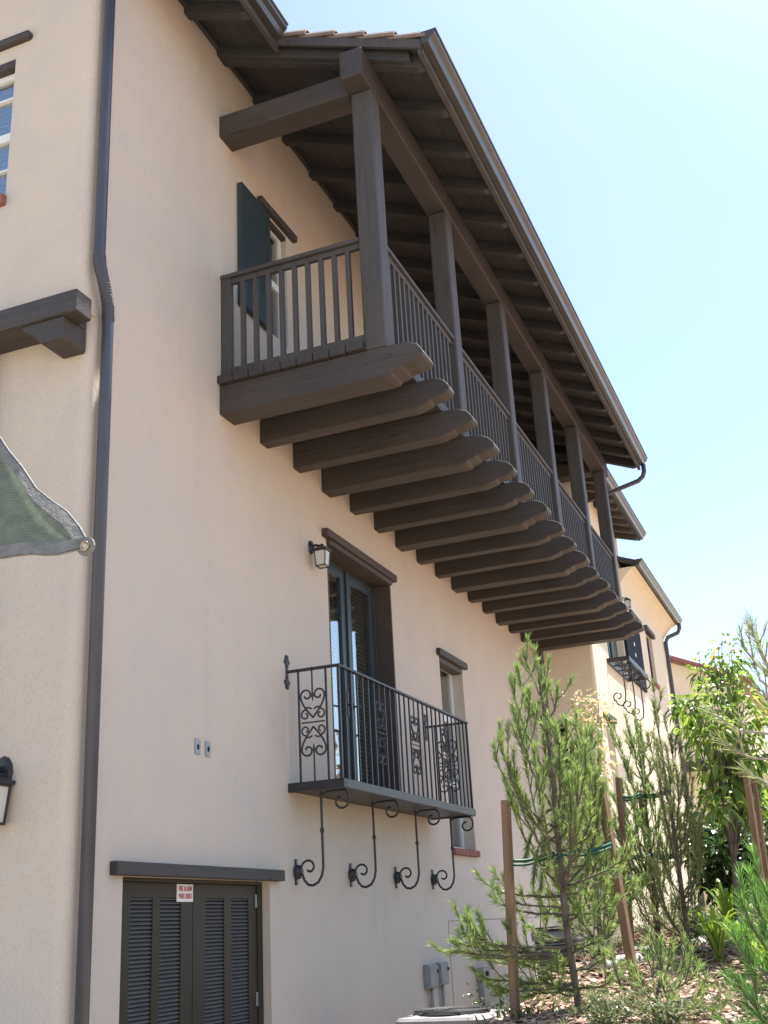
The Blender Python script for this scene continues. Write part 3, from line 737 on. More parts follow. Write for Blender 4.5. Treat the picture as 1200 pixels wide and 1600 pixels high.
# outlets, electrical boxes ------------------------------------------
for (yy, lab) in ((6.658,'left of the two small metal plates on the stucco wall'), (6.793,'right of the two small metal plates on the stucco wall')):
    t = thing('vent_plate', lab, 'wall plate', (0,yy,Z(1.225)), 'metal plates on the wall')
    b = MB(); b.box(0, .008, yy-.034, yy+.034, Z(1.173), Z(1.278)); b.build('plate', GREYM, t, bevel=.003)
    b = MB(); b.box(.008, .012, yy-.009, yy+.009, Z(1.208), Z(1.240)); b.build('slot', DARK, t)
for (y0, y1, zt, zb, lab) in ((10.78,11.03,-.318,-.52,'left grey electrical box above the air conditioner'), (11.10,11.34,-.312,-.508,'right grey electrical box above the air conditioner')):
    t = thing('electrical_box', lab, 'electrical box', (0,(y0+y1)/2,Z(zb)), 'electrical boxes on the wall')
    b = MB(); b.box(0, .055, y0, y1, Z(zb)-.02, Z(zt)-.01); b.build('box_body', GREYM, t, bevel=.006)
    b = MB(); b.box(.055, .066, y0+.01, y1-.01, Z(zb)-.01, Z(zt)-.025); b.build('box_cover', GREYM, t, bevel=.004)
    b = MB(); b.box(.05,.078,y1-.045,y1-.02,Z(zt)-.09,Z(zt)-.06); b.build('latch', ACD, t)
    b = MB(); yc = (y0+y1)/2; b.tube([(.03,yc,Z(zb)-.02),(.03,yc,Z(zb)-.12),(.025,yc-.02,Z(zb)-.3),(.025,yc-.02,.1)], .018, 8); b.build('conduit', GREYM, t, smooth=True)
t = thing('meter_pedestal', 'narrow grey pedestal with a small dark box beside the shrubs', 'meter post', (.1,12.5,.0))
b = MB(); b.box(.0, .07, 12.42, 12.58, .1, Z(-.56)); b.build('post', GREYM, t, bevel=.006)
b = MB(); b.box(.0, .09, 12.38, 12.62, Z(-.56), Z(-.43)); b.build('box_body', ACB, t, bevel=.01)
b = MB(); b.box(.09, .094, 12.45, 12.55, Z(-.52), Z(-.47)); b.build('dial', DARK, t)

# air conditioners ------------------------------------------------------
def condenser(x0, y0, w_, d_, z0, z1, label):
    t = thing('air_conditioner', label, 'air conditioner', (x0+w_/2, y0+d_/2, z0), 'outdoor air conditioners')
    x1, y1 = x0+w_, y0+d_; rc = .09
    def rect(o, z, k=5):
        pts = []
        for (cx, cy, a0) in ((x1-rc,y1-rc,0),(x0+rc,y1-rc,90),(x0+rc,y0+rc,180),(x1-rc,y0+rc,270)):
            for i in range(k+1):
                a = R(a0+90*i/k); pts.append((cx+(rc+o)*math.cos(a), cy+(rc+o)*math.sin(a), z))
        return pts
    b = MB(); A, B = rect(-.015, z0+.05), rect(-.015, z1-.09); n_ = len(A)
    b.add(A+B, [tuple(range(n_))[::-1], tuple(range(n_, 2*n_))]+[(k,(k+1)%n_,n_+(k+1)%n_,n_+k) for k in range(n_)]); b.build('coil', ACD, t)
    b = MB(); z = z0+.08
    while z < z1-.10:
        A, B = rect(0, z), rect(0, z+.010); b.add(A+B, [tuple(range(n_))[::-1], tuple(range(n_,2*n_))]+[(k,(k+1)%n_,n_+(k+1)%n_,n_+k) for k in range(n_)]); z += .028
    b.build('louvre_guard', ACB, t)
    b = MB(); L3 = [rect(.015,z1-.10), rect(.02,z1-.02), rect(0,z1), rect(-.12,z1+.012)]
    b.add([p for l in L3 for p in l], [tuple(range(n_))[::-1]]+[(i*n_+k,i*n_+(k+1)%n_,(i+1)*n_+(k+1)%n_,(i+1)*n_+k) for i in range(3) for k in range(n_)]+[tuple(range(3*n_,4*n_))]); b.build('top_cover', ACB, t)
    cx, cy = (x0+x1)/2, (y0+y1)/2
    b = MB()
    for r_ in [.04+.03*i for i in range(9)]:
        b.tube([(cx+r_*math.cos(a*math.pi/12), cy+r_*math.sin(a*math.pi/12), z1+.032) for a in range(25)], .0045, 5)
    for a in range(6): b.tube([(cx,cy,z1+.038),(cx+.3*math.cos(a*math.pi/3),cy+.3*math.sin(a*math.pi/3),z1+.022)], .007, 5)
    b.build('fan_grille', ACD, t)
    b = MB(); b.lathe((cx,cy,z1+.008),[(.29,0),(.29,.006)],24); b.build('fan_opening', DARK, t)
    b = MB(); b.box(x0-.06,x1+.06,y0-.06,y1+.06,z0-.1,z0+.05); b.build('pad', mat('concrete_pad',(.33,.31,.28),(.40,.38,.34),rough=.9,scale=6,bump=.3), t, bevel=.01)
condenser(.66, 8.34, .66, .66, .03, Z(-.612), 'beige air conditioner at the bottom edge below the grey electrical boxes')
condenser(.53, 12.8, .50, .50, gz(.7,13)+.02, Z(-.10), 'pale air conditioner half hidden behind the nearest pine')

# ------------------------------------------------------------------ shade sail (upper left)
def sail():
    t = thing('shade_sail', 'green mesh shade cloth with grey hem and brass eyelet at the left edge', 'shade cloth', at(60,800,3.0))
    tip = at(140,856,3.0)
    up = at(-260,330,3.3); lo = at(-420,905,2.8)
    nu, nv = 26, 22; P = []
    for i in range(nu+1):
        a = i/nu
        for j in range(nv+1):
            c_ = j/nv
            e1 = tip.lerp(up, a); e2 = tip.lerp(lo, a)
            # catenary edges curve inwards
            e1 = e1 + Vector((0,0,-.04*math.sin(math.pi*min(1,a*1.15)) + .014*math.sin(a*31)+.006*math.sin(a*70+1)))
            e2 = e2 + Vector((0,0,-.012*math.sin(math.pi*a) - .010*math.sin(a*17)))
            p = e1.lerp(e2, c_); p = p + Vector((.01*math.sin(a*19+c_*5),.05*math.sin(c_*math.pi)*a+.012*math.sin(a*23+c_*9),.006*math.sin(a*37+c_*8)))
            P.append(p)
    I = lambda i, j: i*(nv+1)+j
    M = bpy.data.materials.new('green_knitted_mesh'); M.use_nodes = True; q = M.node_tree; N = q.nodes; L = q.links
    bs = N['Principled BSDF']; bs.inputs['Roughness'].default_value = .7
    uv = N.new('ShaderNodeUVMap'); mp = N.new('ShaderNodeMapping'); mp.inputs['Scale'].default_value = (40,40,1); L.new(uv.outputs[0], mp.inputs[0])
    wv = N.new('ShaderNodeTexWave'); wv.inputs['Scale'].default_value = 1; wv.bands_direction = 'Y'; wv.inputs['Distortion'].default_value = 2.5; wv.inputs['Detail Scale'].default_value = 3; L.new(mp.outputs[0], wv.inputs[0])
    nz = N.new('ShaderNodeTexNoise'); nz.inputs['Scale'].default_value = .35; nz.inputs['Detail'].default_value = 8; L.new(mp.outputs[0], nz.inputs[0])
    mxx = N.new('ShaderNodeMath'); mxx.operation = 'MULTIPLY_ADD'; mxx.inputs[1].default_value = .45; L.new(wv.outputs['Fac'], mxx.inputs[0]); L.new(nz.outputs['Fac'], mxx.inputs[2])
    cr = N.new('ShaderNodeValToRGB'); cr.color_ramp.elements[0].position = .42; cr.color_ramp.elements[1].position = .95
    cr.color_ramp.elements[0].color = (.045,.065,.055,1); cr.color_ramp.elements[1].color = (.17,.23,.165,1)
    L.new(mxx.outputs[0], cr.inputs[0]); L.new(cr.outputs[0], bs.inputs['Base Color'])
    tr = N.new('ShaderNodeBsdfTranslucent'); L.new(cr.outputs[0], tr.inputs[0]); mx = N.new('ShaderNodeMixShader'); mx.inputs[0].default_value = .35
    tp = N.new('ShaderNodeBsdfTransparent'); m2 = N.new('ShaderNodeMixShader'); m2.inputs[0].default_value = .12
    L.new(bs.outputs[0], mx.inputs[1]); L.new(tr.outputs[0], mx.inputs[2]); L.new(mx.outputs[0], m2.inputs[1]); L.new(tp.outputs[0], m2.inputs[2]); L.new(m2.outputs[0], N['Material Output'].inputs[0])
    me = bpy.data.meshes.new('mesh_cloth'); me.from_pydata(P, [], [(I(i,j),I(i+1,j),I(i+1,j+1),I(i,j+1)) for i in range(nu) for j in range(nv)])
    ul = me.uv_layers.new(name='UVMap')
    for lp in me.loops:
        v = P[lp.vertex_index]; ul.data[lp.index].uv = (v.x-v.y*.3, v.z)
    me.materials.append(M); me.polygons.foreach_set('use_smooth', [True]*len(me.polygons))
    o = bpy.data.objects.new('mesh_cloth', me); COL.objects.link(o); o.parent = t; o.matrix_parent_inverse = Matrix.Translation(-wloc(t))
    HEM = mat('grey_webbing', (.15,.15,.145), (.24,.23,.21), rough=.7, scale=25, bump=.6, bscale=90)
    hem = MB()
    def strip(edge, inward, wd):
        for s in (-.010, .010):
            vs = []
            for i in range(nu+1):
                e = P[I(i, edge)]; k = P[I(i, inward)]; d = (k-e); 
                if d.length < 1e-5: d = Vector((-1,0,-.3 if edge == 0 else .3))
                d.normalize(); vs += [e+Vector((0,s,0)), e+d*wd+Vector((0,s*1.3,0))]
            hem.add(vs, [(2*i,2*i+1,2*i+3,2*i+2) for i in range(nu)])
    strip(0, nv, .058); strip(nv, 0, .048)
    hem.tube([P[I(i,0)] for i in range(nu+1)], .006, 6); hem.tube([P[I(i,nv)] for i in range(nu+1)], .004, 6)
    # corner patch
    cpt = tip+Vector((-.012,-.006,.006))
    hem.lathe(cpt+Vector((0,-.002,0)), [(.034,0),(.034,.010)], 16, 'y')
    hem.build('hem', HEM, t)
    b = MB(); c0 = cpt + Vector((0,-.006,0))
    b.tube([c0+Vector((.014*math.cos(k*math.pi/8),0,.014*math.sin(k*math.pi/8))) for k in range(17)], .0045, 6, caps=False)
    b.build('eyelet', mat('brass', (.45,.38,.26), rough=.35, metal=.7), t, smooth=True)
    b = MB(); b.lathe(c0+Vector((0,-.001,0)), [(.0085,0),(.0085,.001)], 14, 'y'); b.build('eyelet_hole', ST, t)
    b = MB(); b.tube([up+Vector((0,0,.0)), up+Vector((0,0,-3.4))], .03, 10); b.build('support_pole', GREYM, t)
sail()

# ------------------------------------------------------------------ neighbouring yellow building
nh = thing('yellow_building', 'pale yellow stucco building behind the end of the timber balcony', 'building', (.85,20,0))
X2, NY0, NY1, NY2 = .85, 16.62, 20.3, 25.05
w = MB()
NB = (17.95, 19.55, Z(3.80), Z(6.0)); NW = (22.40, 23.12, Z(4.34), Z(5.33)); NS = (16.98,17.52,Z(1.4),Z(2.80))
wall_plane(w, 'x', X2, NY0+.05, NY1, 0, Z(7.2), [NB, NS], .3)
wall_plane(w, 'x', X2, NY1, NY2, 0, Z(6.32), [NW], .25)
wall_plane(w, 'y', NY0, -.0, X2-.05, 0, Z(7.35), [(-.0+.10,.32,Z(1.0),Z(2.7))], .2)
for k in range(6):
    a, b_ = math.pi/2*k/6, math.pi/2*(k+1)/6; q = .05
    p = lambda t: (X2-q+q*math.sin(t), NY0+q-q*math.cos(t))
    (x0,y0),(x1,y1) = p(a), p(b_); w.quad((x0,y0,0),(x1,y1,0),(x1,y1,Z(7.2)),(x0,y0,Z(7.2)))
w.quad((-9,NY1,Z(6)),(X2,NY1,Z(6)),(X2,NY1,Z(7.2)),(-9,NY1,Z(8.6))); w.quad((-9,NY2,0),(X2,NY2,0),(X2,NY2,Z(6.3)),(-9,NY2,Z(8)))
w.build('wall', ST2, nh, fix=False)
b = MB(); b.box(-8, X2-.34, NY0+.35, NY2-.1, 0, Z(6.1)); b.build('interior', DARK, nh)
def ru2(x, z0, xe): return z0 + .40*(xe-x)
r = MB(); xe = 1.27; ze = Z(6.57)
r.add([(-4,NY0-.3,ru2(-4,ze,xe)),(xe,NY0-.3,ze),(xe,NY1+.12,ze),(-4,NY1+.12,ru2(-4,ze,xe)),(-4,NY0-.3,ru2(-4,ze,xe)+.14),(xe,NY0-.3,ze+.14),(xe,NY1+.12,ze+.14),(-4,NY1+.12,ru2(-4,ze,xe)+.14)],
      [(0,3,2,1),(4,5,6,7),(0,1,5,4),(1,2,6,5),(2,3,7,6),(3,0,4,7)])
rf = r.build('roof', SOFF, nh)
for k in range(9):
    y = NY0-.2+.46*k; b = MB()
    b.prism([(X2-.1,ru2(X2-.1,ze,xe)-.002),(xe-.03,ze+.01),(xe-.03,ze-.06),(X2-.1,ru2(X2-.1,ze,xe)-.12)], 'y', y, y+.09); b.build('rafter', WOODY, rf)
gutter(xe, ze+.14, NY0-.3, NY1+.12, nh)
# lower roof with plaster cove
xe = 1.18; ze = Z(6.02)
r = MB(); r.add([(-4,NY1+.0,ru2(-4,ze,xe)),(xe,NY1-.25,ze),(xe,NY2+.12,ze),(-4,NY2+.12,ru2(-4,ze,xe)),(-4,NY1,ru2(-4,ze,xe)+.1),(xe,NY1-.25,ze+.1),(xe,NY2+.12,ze+.1),(-4,NY2+.12,ru2(-4,ze,xe)+.1)],
      [(0,3,2,1),(4,5,6,7),(0,1,5,4),(1,2,6,5),(2,3,7,6),(3,0,4,7)])
part(r.build('roof', SOFF, nh), 'lower roof of the far bay')
cv = [(X2-.02,ze-.32),(X2+.03,ze-.24),(X2+.12,ze-.13),(X2+.22,ze-.04),(xe-.03,ze-.012),(xe-.03,ze-.002),(X2-.02,ze-.002)]
b = MB(); b.prism(cv, 'y', NY1-.2, NY2+.08); b.build('plaster_cove', ST2, nh)
gutter(xe, ze+.10, NY1-.27, NY2+.12, nh)
b = MB(); b.tube([(xe+.05,NY2-.0,ze-.0),(xe+.05,NY2,ze-.1),(xe,NY2,ze-.2),(X2+.1,NY2-.03,ze-.28),(X2+.05,NY2-.08,ze-.40),(X2+.05,NY2-.1,.5)], .045, 10); b.build('downspout', PIPE, nh, smooth=True)
# balcony door, shutter, iron balcony of the neighbour
b = MB(); b.box(X2-.16,X2-.12,17.97,18.5,Z(3.8),Z(5.98)); b.box(X2-.16,X2-.12,19.0,19.54,Z(3.8),Z(5.98)); b.box(X2-.16,X2-.118,18.7,18.78,Z(3.8),Z(5.98)); b.build('balcony_door', TEAL, nh)
b = MB(); b.box(X2-.15,X2-.14,18.5,19.0,Z(3.85),Z(5.95)); b.build('door_glass', GLASS, nh)
b = MB(); b.box(X2+.01,X2+.05,19.62,21.3,Z(3.9),Z(5.02)); 
sh = b.build('shutter', mat('dark_board_shutter', (.022,.026,.034), (.03,.034,.042), rough=.85, scale=6, spec=.1), nh, bevel=.004); sh['label'] = 'dark board shutter with small pale diamonds'
b = MB()
for zz in (4.25,4.45,4.65,4.85):
    b.add([(X2+.052,20.45,Z(zz)+.05),(X2+.052,20.52,Z(zz)),(X2+.052,20.45,Z(zz)-.05),(X2+.052,20.38,Z(zz))],[(0,1,2,3)])
b.build('diamond', WHITE, sh)
b = MB(); b.box(X2-.02,X2+.05,20.62,21.75,Z(5.28),Z(5.36)); b.build('lintel', WOOD, nh)
b = MB(); b.box(X2-.02,X2+.07,22.25,23.25,Z(5.33),Z(5.42)); b.build('lintel', WOOD, nh)
b = MB(); b.box(X2-.02,X2+.05,22.33,23.2,Z(4.27),Z(4.33)); b.build('sill', BRICK, nh)
b = MB(); b.box(X2-.12,X2-.06,22.402,22.50,Z(4.342),Z(5.328)); b.box(X2-.12,X2-.06,23.02,23.118,Z(4.342),Z(5.328)); b.box(X2-.12,X2-.06,22.50,23.02,Z(5.25),Z(5.328)); b.box(X2-.12,X2-.06,22.50,23.02,Z(4.342),Z(4.41)); b.build('window_frame', REVEAL, nh)
b = MB(); b.box(X2-.10,X2-.09,22.50,23.02,Z(4.41),Z(5.25)); b.build('shade_pane', DARK, nh)  # opaque near-black sheet painting in the shade of the deep opening
b = MB(); b.box(X2-.02,X2+.06,16.85,17.62,Z(2.80),Z(2.88)); b.build('lintel', WOOD, nh)
b = MB(); b.box(X2-.15,X2-.12,16.98,17.52,Z(1.4),Z(2.8)); b.build('glass_pane', GLASS, nh)
b = MB(); b.box(.06,.40,NY0-.05,NY0+.02,Z(2.70),Z(2.77)); b.build('lintel', WOOD, nh)
nib = thing('iron_balcony', '', '', (X2,18.8,Z(3.8))); del nib['label']; del nib['category']; nib.parent = nh; nib.matrix_parent_inverse = Matrix.Translation(-wloc(nh))
nib['label'] = 'small iron balcony with scrolled open floor'
BX = X2+.36; ya, yb = 17.7, 19.5; zb = Z(3.79)
b = MB(); b.box(X2,BX,ya,ya+.035,zb,zb+.07); b.box(X2,BX,yb-.035,yb,zb,zb+.07); b.box(BX-.035,BX,ya+.035,yb-.035,zb,zb+.07); b.box(X2,X2+.035,ya+.035,yb-.035,zb,zb+.07); b.build('floor_frame', IRON, nib)
for k in range(1,4):
    b = MB(); b.box(X2+.035,BX-.035,ya+(yb-ya)*k/4-.008,ya+(yb-ya)*k/4+.008,zb+.02,zb+.04); b.build('floor_bar', IRON, nib)
for k in range(4):
    yc = ya+.26+.43*k
    for s in (-1,1):
        b = MB(); b.tube(spiral((X2+.18,yc+s*.09,zb+.03), .085,.02,0 if s>0 else math.pi, (2.1 if s>0 else 3.1)*math.pi,(1,0,0),(0,1,0),18), .010, 6); b.build('floor_scroll', IRON, nib)
for yy in (ya+.08, ya+.90, yb-.10):
    b = MB(); xs = X2+.22
    b.tube([(X2+.05,yy,Z(3.20)),(X2+.08,yy,Z(3.13)),(X2+.14,yy,Z(3.10)),(X2+.20,yy,Z(3.15)),(xs,yy,Z(3.28)),(xs,yy,zb)], .012, 7)
    b.tube([(X2+.04,yy,Z(3.19))]+spiral((X2+.10,yy,Z(3.25)),.08,.025,math.pi*1.2,-math.pi*.7,(1,0,0),(0,0,1),16), .011, 7)
    b.tube(spiral((BX-.06,yy,zb-.10),.10,.03,math.pi*.4,-math.pi*1.5,(1,0,0),(0,0,1),18), .011, 7)
    b.build('scroll_bracket', IRON, nib)

# ------------------------------------------------------------------ far house
fh = thing('far_house', 'distant cream house with red tiled roof edge behind the leafy tree', 'house', (0,30,0))
FY = 30.0
b = MB(); b.prism([(-8,.3),(1.95,.3),(1.95,Z(5.45)),(-.3,Z(6.55)),(-3,Z(7.6)),(-8,Z(9))], 'y', FY, FY+8); b.build('wall', ST2, fh)
b = MB(); b.prism([(-3,Z(7.65)),(2.35,Z(5.32)),(2.35,Z(5.47)),(-3,Z(7.82))], 'y', FY-.25, FY+8.2); b.build('roof', TILE, fh)
b = MB(); 
for i in range(20):
    x = 2.3-.27*i; z = Z(5.40)+.437*(2.3-x)
    b.tube([(x,FY-.27,z+.02),(x-.27,FY-.27,z+.15)], [.085,.075], 8)
b.build('rake_tile', BRICK, fh)
b = MB(); b.box(-4,3.4,FY-.35,FY-.02,Z(3.36),Z(3.58)); b.build('belt_beam', WOOD, fh)
b = MB(); b.box(1.96,4.5,FY+1,FY+6,.3,Z(3.35)); part(b.build('wall', ST2, fh), 'low cream side wing')
b = MB(); b.box(-.1,.75,FY-.2,FY-.05,Z(5.0),Z(5.1)); b.build('lintel', WOOD, fh)
b = MB(); b.box(1.2,1.42,FY-.33,FY-.1,.3,Z(3.35)); b.build('post', WOOD, fh)
b = MB(); b.box(2.0,2.9,FY+.9,FY+.99,Z(.8),Z(2.9)); b.build('dark_doorway', DARK, fh)
b = MB(); b.box(1.6,5.2,26,26.25,.9,Z(1.42)); rw = b.build('garden_wall', mat('maroon_wall', (.10,.045,.05),(.14,.06,.06), rough=.85, scale=5, bump=.4)); tag(rw, 'dark maroon garden wall glimpsed behind the leafy tree', 'wall')

# ------------------------------------------------------------------ plants
rnd = random.Random(11)
def rv(s=1): return Vector((rnd.uniform(-1,1), rnd.uniform(-1,1), rnd.uniform(-1,1)))*s
def bez(a, b_, c_, d, n):
    out = []
    for i in range(n+1):
        t = i/n; u = 1-t; out.append(a*u**3 + b_*3*u*u*t + c_*3*u*t*t + d*t**3)
    return out
class Needles:
    def __init__(s): s.v = []; s.f = []
    def shoot(s, pts, dens, ln, wd, spread=.6, t0=0, tuft=1.0):
        """bottlebrush of needles around a polyline"""
        for i in range(len(pts)-1):
            if (i+.5)/(len(pts)-1) < t0: continue
            a, b_ = pts[i], pts[i+1]; seg = b_-a; L = seg.length
            if L < 1e-5: continue
            d = seg/L; n = max(1, int(L*dens)); frac = (i+1)/(len(pts)-1)
            o1 = d.orthogonal().normalized(); o2 = d.cross(o1)
            for _ in range(n):
                p = a + seg*rnd.random(); an = rnd.uniform(0, 2*math.pi); sp = spread*rnd.uniform(.5,1.25)
                dr = (d + (o1*math.cos(an)+o2*math.sin(an))*sp); dr.z += rnd.uniform(-.10,.06); dr.normalize()
                l = ln*rnd.uniform(.65,1.15)*(.75+.35*frac*tuft)
                sd = dr.cross(rv()).normalized()*wd*.5
                k = len(s.v); mid = p+dr*l*.55+Vector((0,0,-l*.02))
                e = p+dr*l+Vector((0,0,-l*.10))
                s.v += [tuple(p-sd), tuple(p+sd), tuple(mid+sd*.9), tuple(mid-sd*.9), tuple(e)]
                s.f += [(k,k+1,k+2,k+3), (k+3,k+2,k+4)]
    def build(s, name, mt, parent): 
        b = MB(); b.v = s.v; b.f = s.f; return b.build(name, mt, parent, fix=False)
def lean(path, t):
    k = t*(len(path)-1); i = min(int(k), len(path)-2); return path[i].lerp(path[i+1], k-i)
def pine(label, trunk, r0, tips, mt, ln=.075, wd=.0032, dens=520, twigs=5, tw=.22, spread=.55, bark=BARK, jitter=.25, t0=.35, group='young pines', cover=True, tuft=3.6, body=None):
    t = thing('pine_tree', label, 'pine tree', trunk[0], group)
    n = len(trunk); tb = MB(); tb.tube(trunk, [r0*(1-.78*i/(n-1)) for i in range(n)], 10); tb.build('trunk', bark, t, smooth=True)
    br = MB(); nd = Needles()
    zs = [p.z for p in trunk]
    for tip in tips:
        if len(tip) == 2 and isinstance(tip[1], float): tip, low = tip
        else: low = None
        hd = min((Vector((p.x,p.y,0))-Vector((tip.x,tip.y,0))).length for p in trunk)
        if low is None: zt = tip.z - hd*rnd.uniform(1.0,1.7) - rnd.uniform(.05,.2)
        else: zt = low
        zt = max(zs[0]+.12, min(zt, zs[-1]-.12))
        tt = next((i+(zt-zs[i])/max(1e-5,zs[i+1]-zs[i]) for i in range(n-1) if zs[i] <= zt <= zs[i+1]), n-1.5)/(n-1)
        a = lean(trunk, tt); out = tip-a; h = Vector((out.x,out.y,0))
        c1 = a + h*.45 + Vector((0,0,out.z*.12)) + rv(.02); c2 = a + h*.92 + Vector((0,0,out.z*.55)) + rv(.02)
        L = out.length; m_ = max(6, int(L/.06)); pts = bez(a, c1, c2, tip, m_)
        pts = [p+rv(.006) for p in pts]
        rb = r0*.30*min(1, .4+L)
        br.tube(pts, [rb*(1-.75*i/m_)+.002 for i in range(m_+1)], 6)
        k0 = max(0, len(pts)-1-int(.50/.06)) if body is None else max(0, int(len(pts)*(1-body)))
        old = pts[k0:]
        if len(old) > 1: nd.shoot(old, dens, ln*.95, wd, spread*1.25)
        nt_ = min(len(pts), rnd.choice((3,3,4))); nd.shoot(pts[-nt_:]+[pts[-1]+(pts[-1]-pts[-2]).normalized()*.02], dens*tuft, ln*.72, wd, spread*.85)
        for k in range(max(1, int(twigs*min(1.4, .35+L)))):
            q = rnd.uniform(t0, .92); p = lean(pts, q); d = (lean(pts, min(1,q+.05))-p).normalized()
            dd = (d*.8 + rv(.75) + Vector((0,0,.5))).normalized(); l2 = tw*rnd.uniform(.5,1.25)*min(1,.5+L)
            e = p+dd*l2+Vector((0,0,l2*.3)); tp = bez(p, p+dd*l2*.35, p+dd*l2*.75, e, 5)
            br.tube(tp, [.004,.0035,.003,.003,.0025,.002], 5); nd.shoot(tp[1:], dens*.7, ln*.9, wd, spread); nd.shoot(tp[-3:], dens*tuft*.8, ln*.7, wd, spread*.85)
    top = trunk[int(n*.7):]; nd.shoot(top, dens*.5, ln, wd, spread)
    nd.shoot([trunk[-2].lerp(trunk[-1],.4), trunk[-1], trunk[-1]+Vector((0,0,.05))], dens*tuft, ln*.75, wd, spread*.85)
    br.build('branches', bark, t, smooth=True); nd.build('needles', mt, t)
    return t
def drop(p): return Vector((p.x, p.y, gz(p.x,p.y)-.05))
def stake(px0, py0, y0, px1, py1, y1, label, s=.043):
    a = at(px0,py0,y0); b_ = at(px1,py1,y1); d = (b_-a).normalized(); lowz = gz(b_.x,b_.y)-.25
    if b_.z > lowz: b_ = a + d*((lowz-a.z)/d.z)
    b = MB(); b.bar(b_, a, s, s, up=(.3,1,0)); o = b.build('tree_stake', STAKE, bevel=.004); tag(o, label, 'stake', 'wooden tree stakes'); return a, b_
def tie(pts, label, r_=.009):
    b = MB(); m_ = []
    for i in range(len(pts)-1):
        for k in range(6):
            t = k/6; p = pts[i].lerp(pts[i+1], t); m_.append(p+Vector((0,0,-.02*math.sin(math.pi*t))))
    m_.append(pts[-1]); b.tube(m_, r_, 7); b.tube([p+Vector((0,-.012,-.022)) for p in m_], r_*.8, 7)
    o = b.build('tree_tie', TIE, smooth=True); tag(o, label, 'tree tie', 'green tree ties')

# pine 1 (nearest, in front of the wall)
D1 = 6.5
def tr(pts, y, yo=None): return [at(px, py, y+(yo[i] if yo else 0)) for i, (px, py) in enumerate(pts)]
trk = tr([(905,1575),(893,1500),(882,1420),(876,1350),(871,1300),(866,1240),(858,1170),(850,1110),(842,1060),(836,1025)], D1)
trk = [drop(trk[0])]+trk
tp = [(821,1019,.1),(810,1047,-.2),(799,1062,.15),(871,1075,.1),(803,1106,-.3),(803,1138,-.1),(782,1153,-.25),(773,1168,.1),(886,1128,-.1),(905,1140,.2),(925,1145,.1),(915,1165,-.2),
      (845,1050,.2),(828,1085,-.1),(896,1165,.3),(938,1180,.2),(870,1140,-.25),(850,1150,.3),(820,1180,.3),(795,1195,-.2),(788,1215,.2),(930,1215,-.1),(900,1200,-.3),(880,1190,.2),(840,1210,-.3),(860,1225,.3),(915,1240,.3),
      (812,1235,-.1),(935,1250,.2),(840,1110,.0),(905,1180,.05),(888,1215,-.35),(868,1180,.1)]
tips = [at(x, y, D1+d) for x, y, d in tp]
low = [(832,1372,-.15,1290),(822,1340,.1,1260),(845,1385,.1,1300),(781,1392,.25,1400),(800,1410,.0,1420),(770,1400,.1,1430),(923,1300,-.2,1330),(905,1290,.1,1330),(945,1320,.2,1360),(979,1338,-.2,1385),(965,1360,.1,1400),(935,1380,.1,1400),
       (723,1457,-.3,1480),(706,1484,-.45,1490),(736,1491,-.25,1495),(748,1465,-.1,1490),(716,1470,-.2,1487),(760,1480,.0,1500),(810,1478,-.1,1500),(830,1500,.1,1510),(795,1500,.1,1520),(845,1470,.15,1500),(784,1548,-.1,1540),(823,1556,.05,1550),(800,1525,.0,1540),(850,1530,-.2,1550),(770,1530,-.1,1540),(835,1535,.1,1550),
       (931,1470,-.25,1490),(950,1450,.1,1480),(925,1440,.2,1460),(940,1500,-.1,1520),(905,1420,-.2,1440),(960,1410,-.1,1430),(955,1530,-.2,1545),(880,1440,.25,1450),(820,1440,.3,1470),(870,1545,-.3,1555),(848,1415,.1,1430),(900,1375,.2,1390)]
tips += [(at(x, y, D1+d), at(880, zl, D1).z) for x, y, d, zl in low]
pine('nearest young pine with tall candle shoots tied between two stakes', trk, .024, tips, NEED, ln=.074, wd=.0030, dens=240, twigs=4, tw=.17, spread=.64, tuft=4.6)
a1, b1 = stake(790,1250,6.35,806,1600,6.35, 'brown stake standing left of the nearest pine')
a2, b2 = stake(937,1222,6.75,1003,1595,6.75, 'leaning stake right of the nearest pine', .046)
tp0 = lean(trk, .45); zt = at(870,1330,D1)
tie([a1.lerp(b1,.235), zt+Vector((-.03,0,0)), zt+Vector((.03,0,.0)), at(955,1318,6.7)], 'upper green tie across the nearest pine trunk')
tie([at(803,1585,6.35), at(900,1588,6.4), at(985,1590,6.7)], 'lower green tie near the ground at the nearest pine')

# middle pines
def crownpine(label, base, topx, topy, y, tl, r0, mt, **k):
    b0 = at(*base, y); b0.z = gz(b0.x,b0.y)-.05; tt = at(topx, topy, y); md = at((base[0]+topx)/2+4, (base[1]+topy)/2, y)
    trk = bez(b0, b0.lerp(md,.6), md, tt, 10); tips = []
    for x, yy, d in tl: tips.append(at(x, yy, y+d))
    return pine(label, trk, r0, tips, mt, **k)
tl = [(968,1158,.2),(975,1190,-.2),(965,1215,.3),(983,1140,-.2),(1000,1135,.3),(1005,1165,-.3),(985,1205,.3),(1003,1200,.4),(970,1245,.1),(990,1250,-.4),(1015,1190,.1),(1020,1230,-.2),(975,1275,.3),(1030,1270,.2),(985,1290,-.3),(1015,1300,.4),(968,1300,-.1),(1000,1275,.1),(1040,1295,-.2),(978,1225,.1),(996,1180,.0),(1008,1250,.3),(985,1330,.2),(1010,1345,-.2),(972,1340,.1),(1030,1360,.2),(995,1365,.3),(1040,1325,.1),(960,1280,.2)]
crownpine('slender pine left of the middle pair with dark trunk', (1022,1412), 992, 1119, 9.6, tl, .020, NEED, ln=.075, dens=190, wd=.0038, twigs=4, tw=.22, spread=.68)
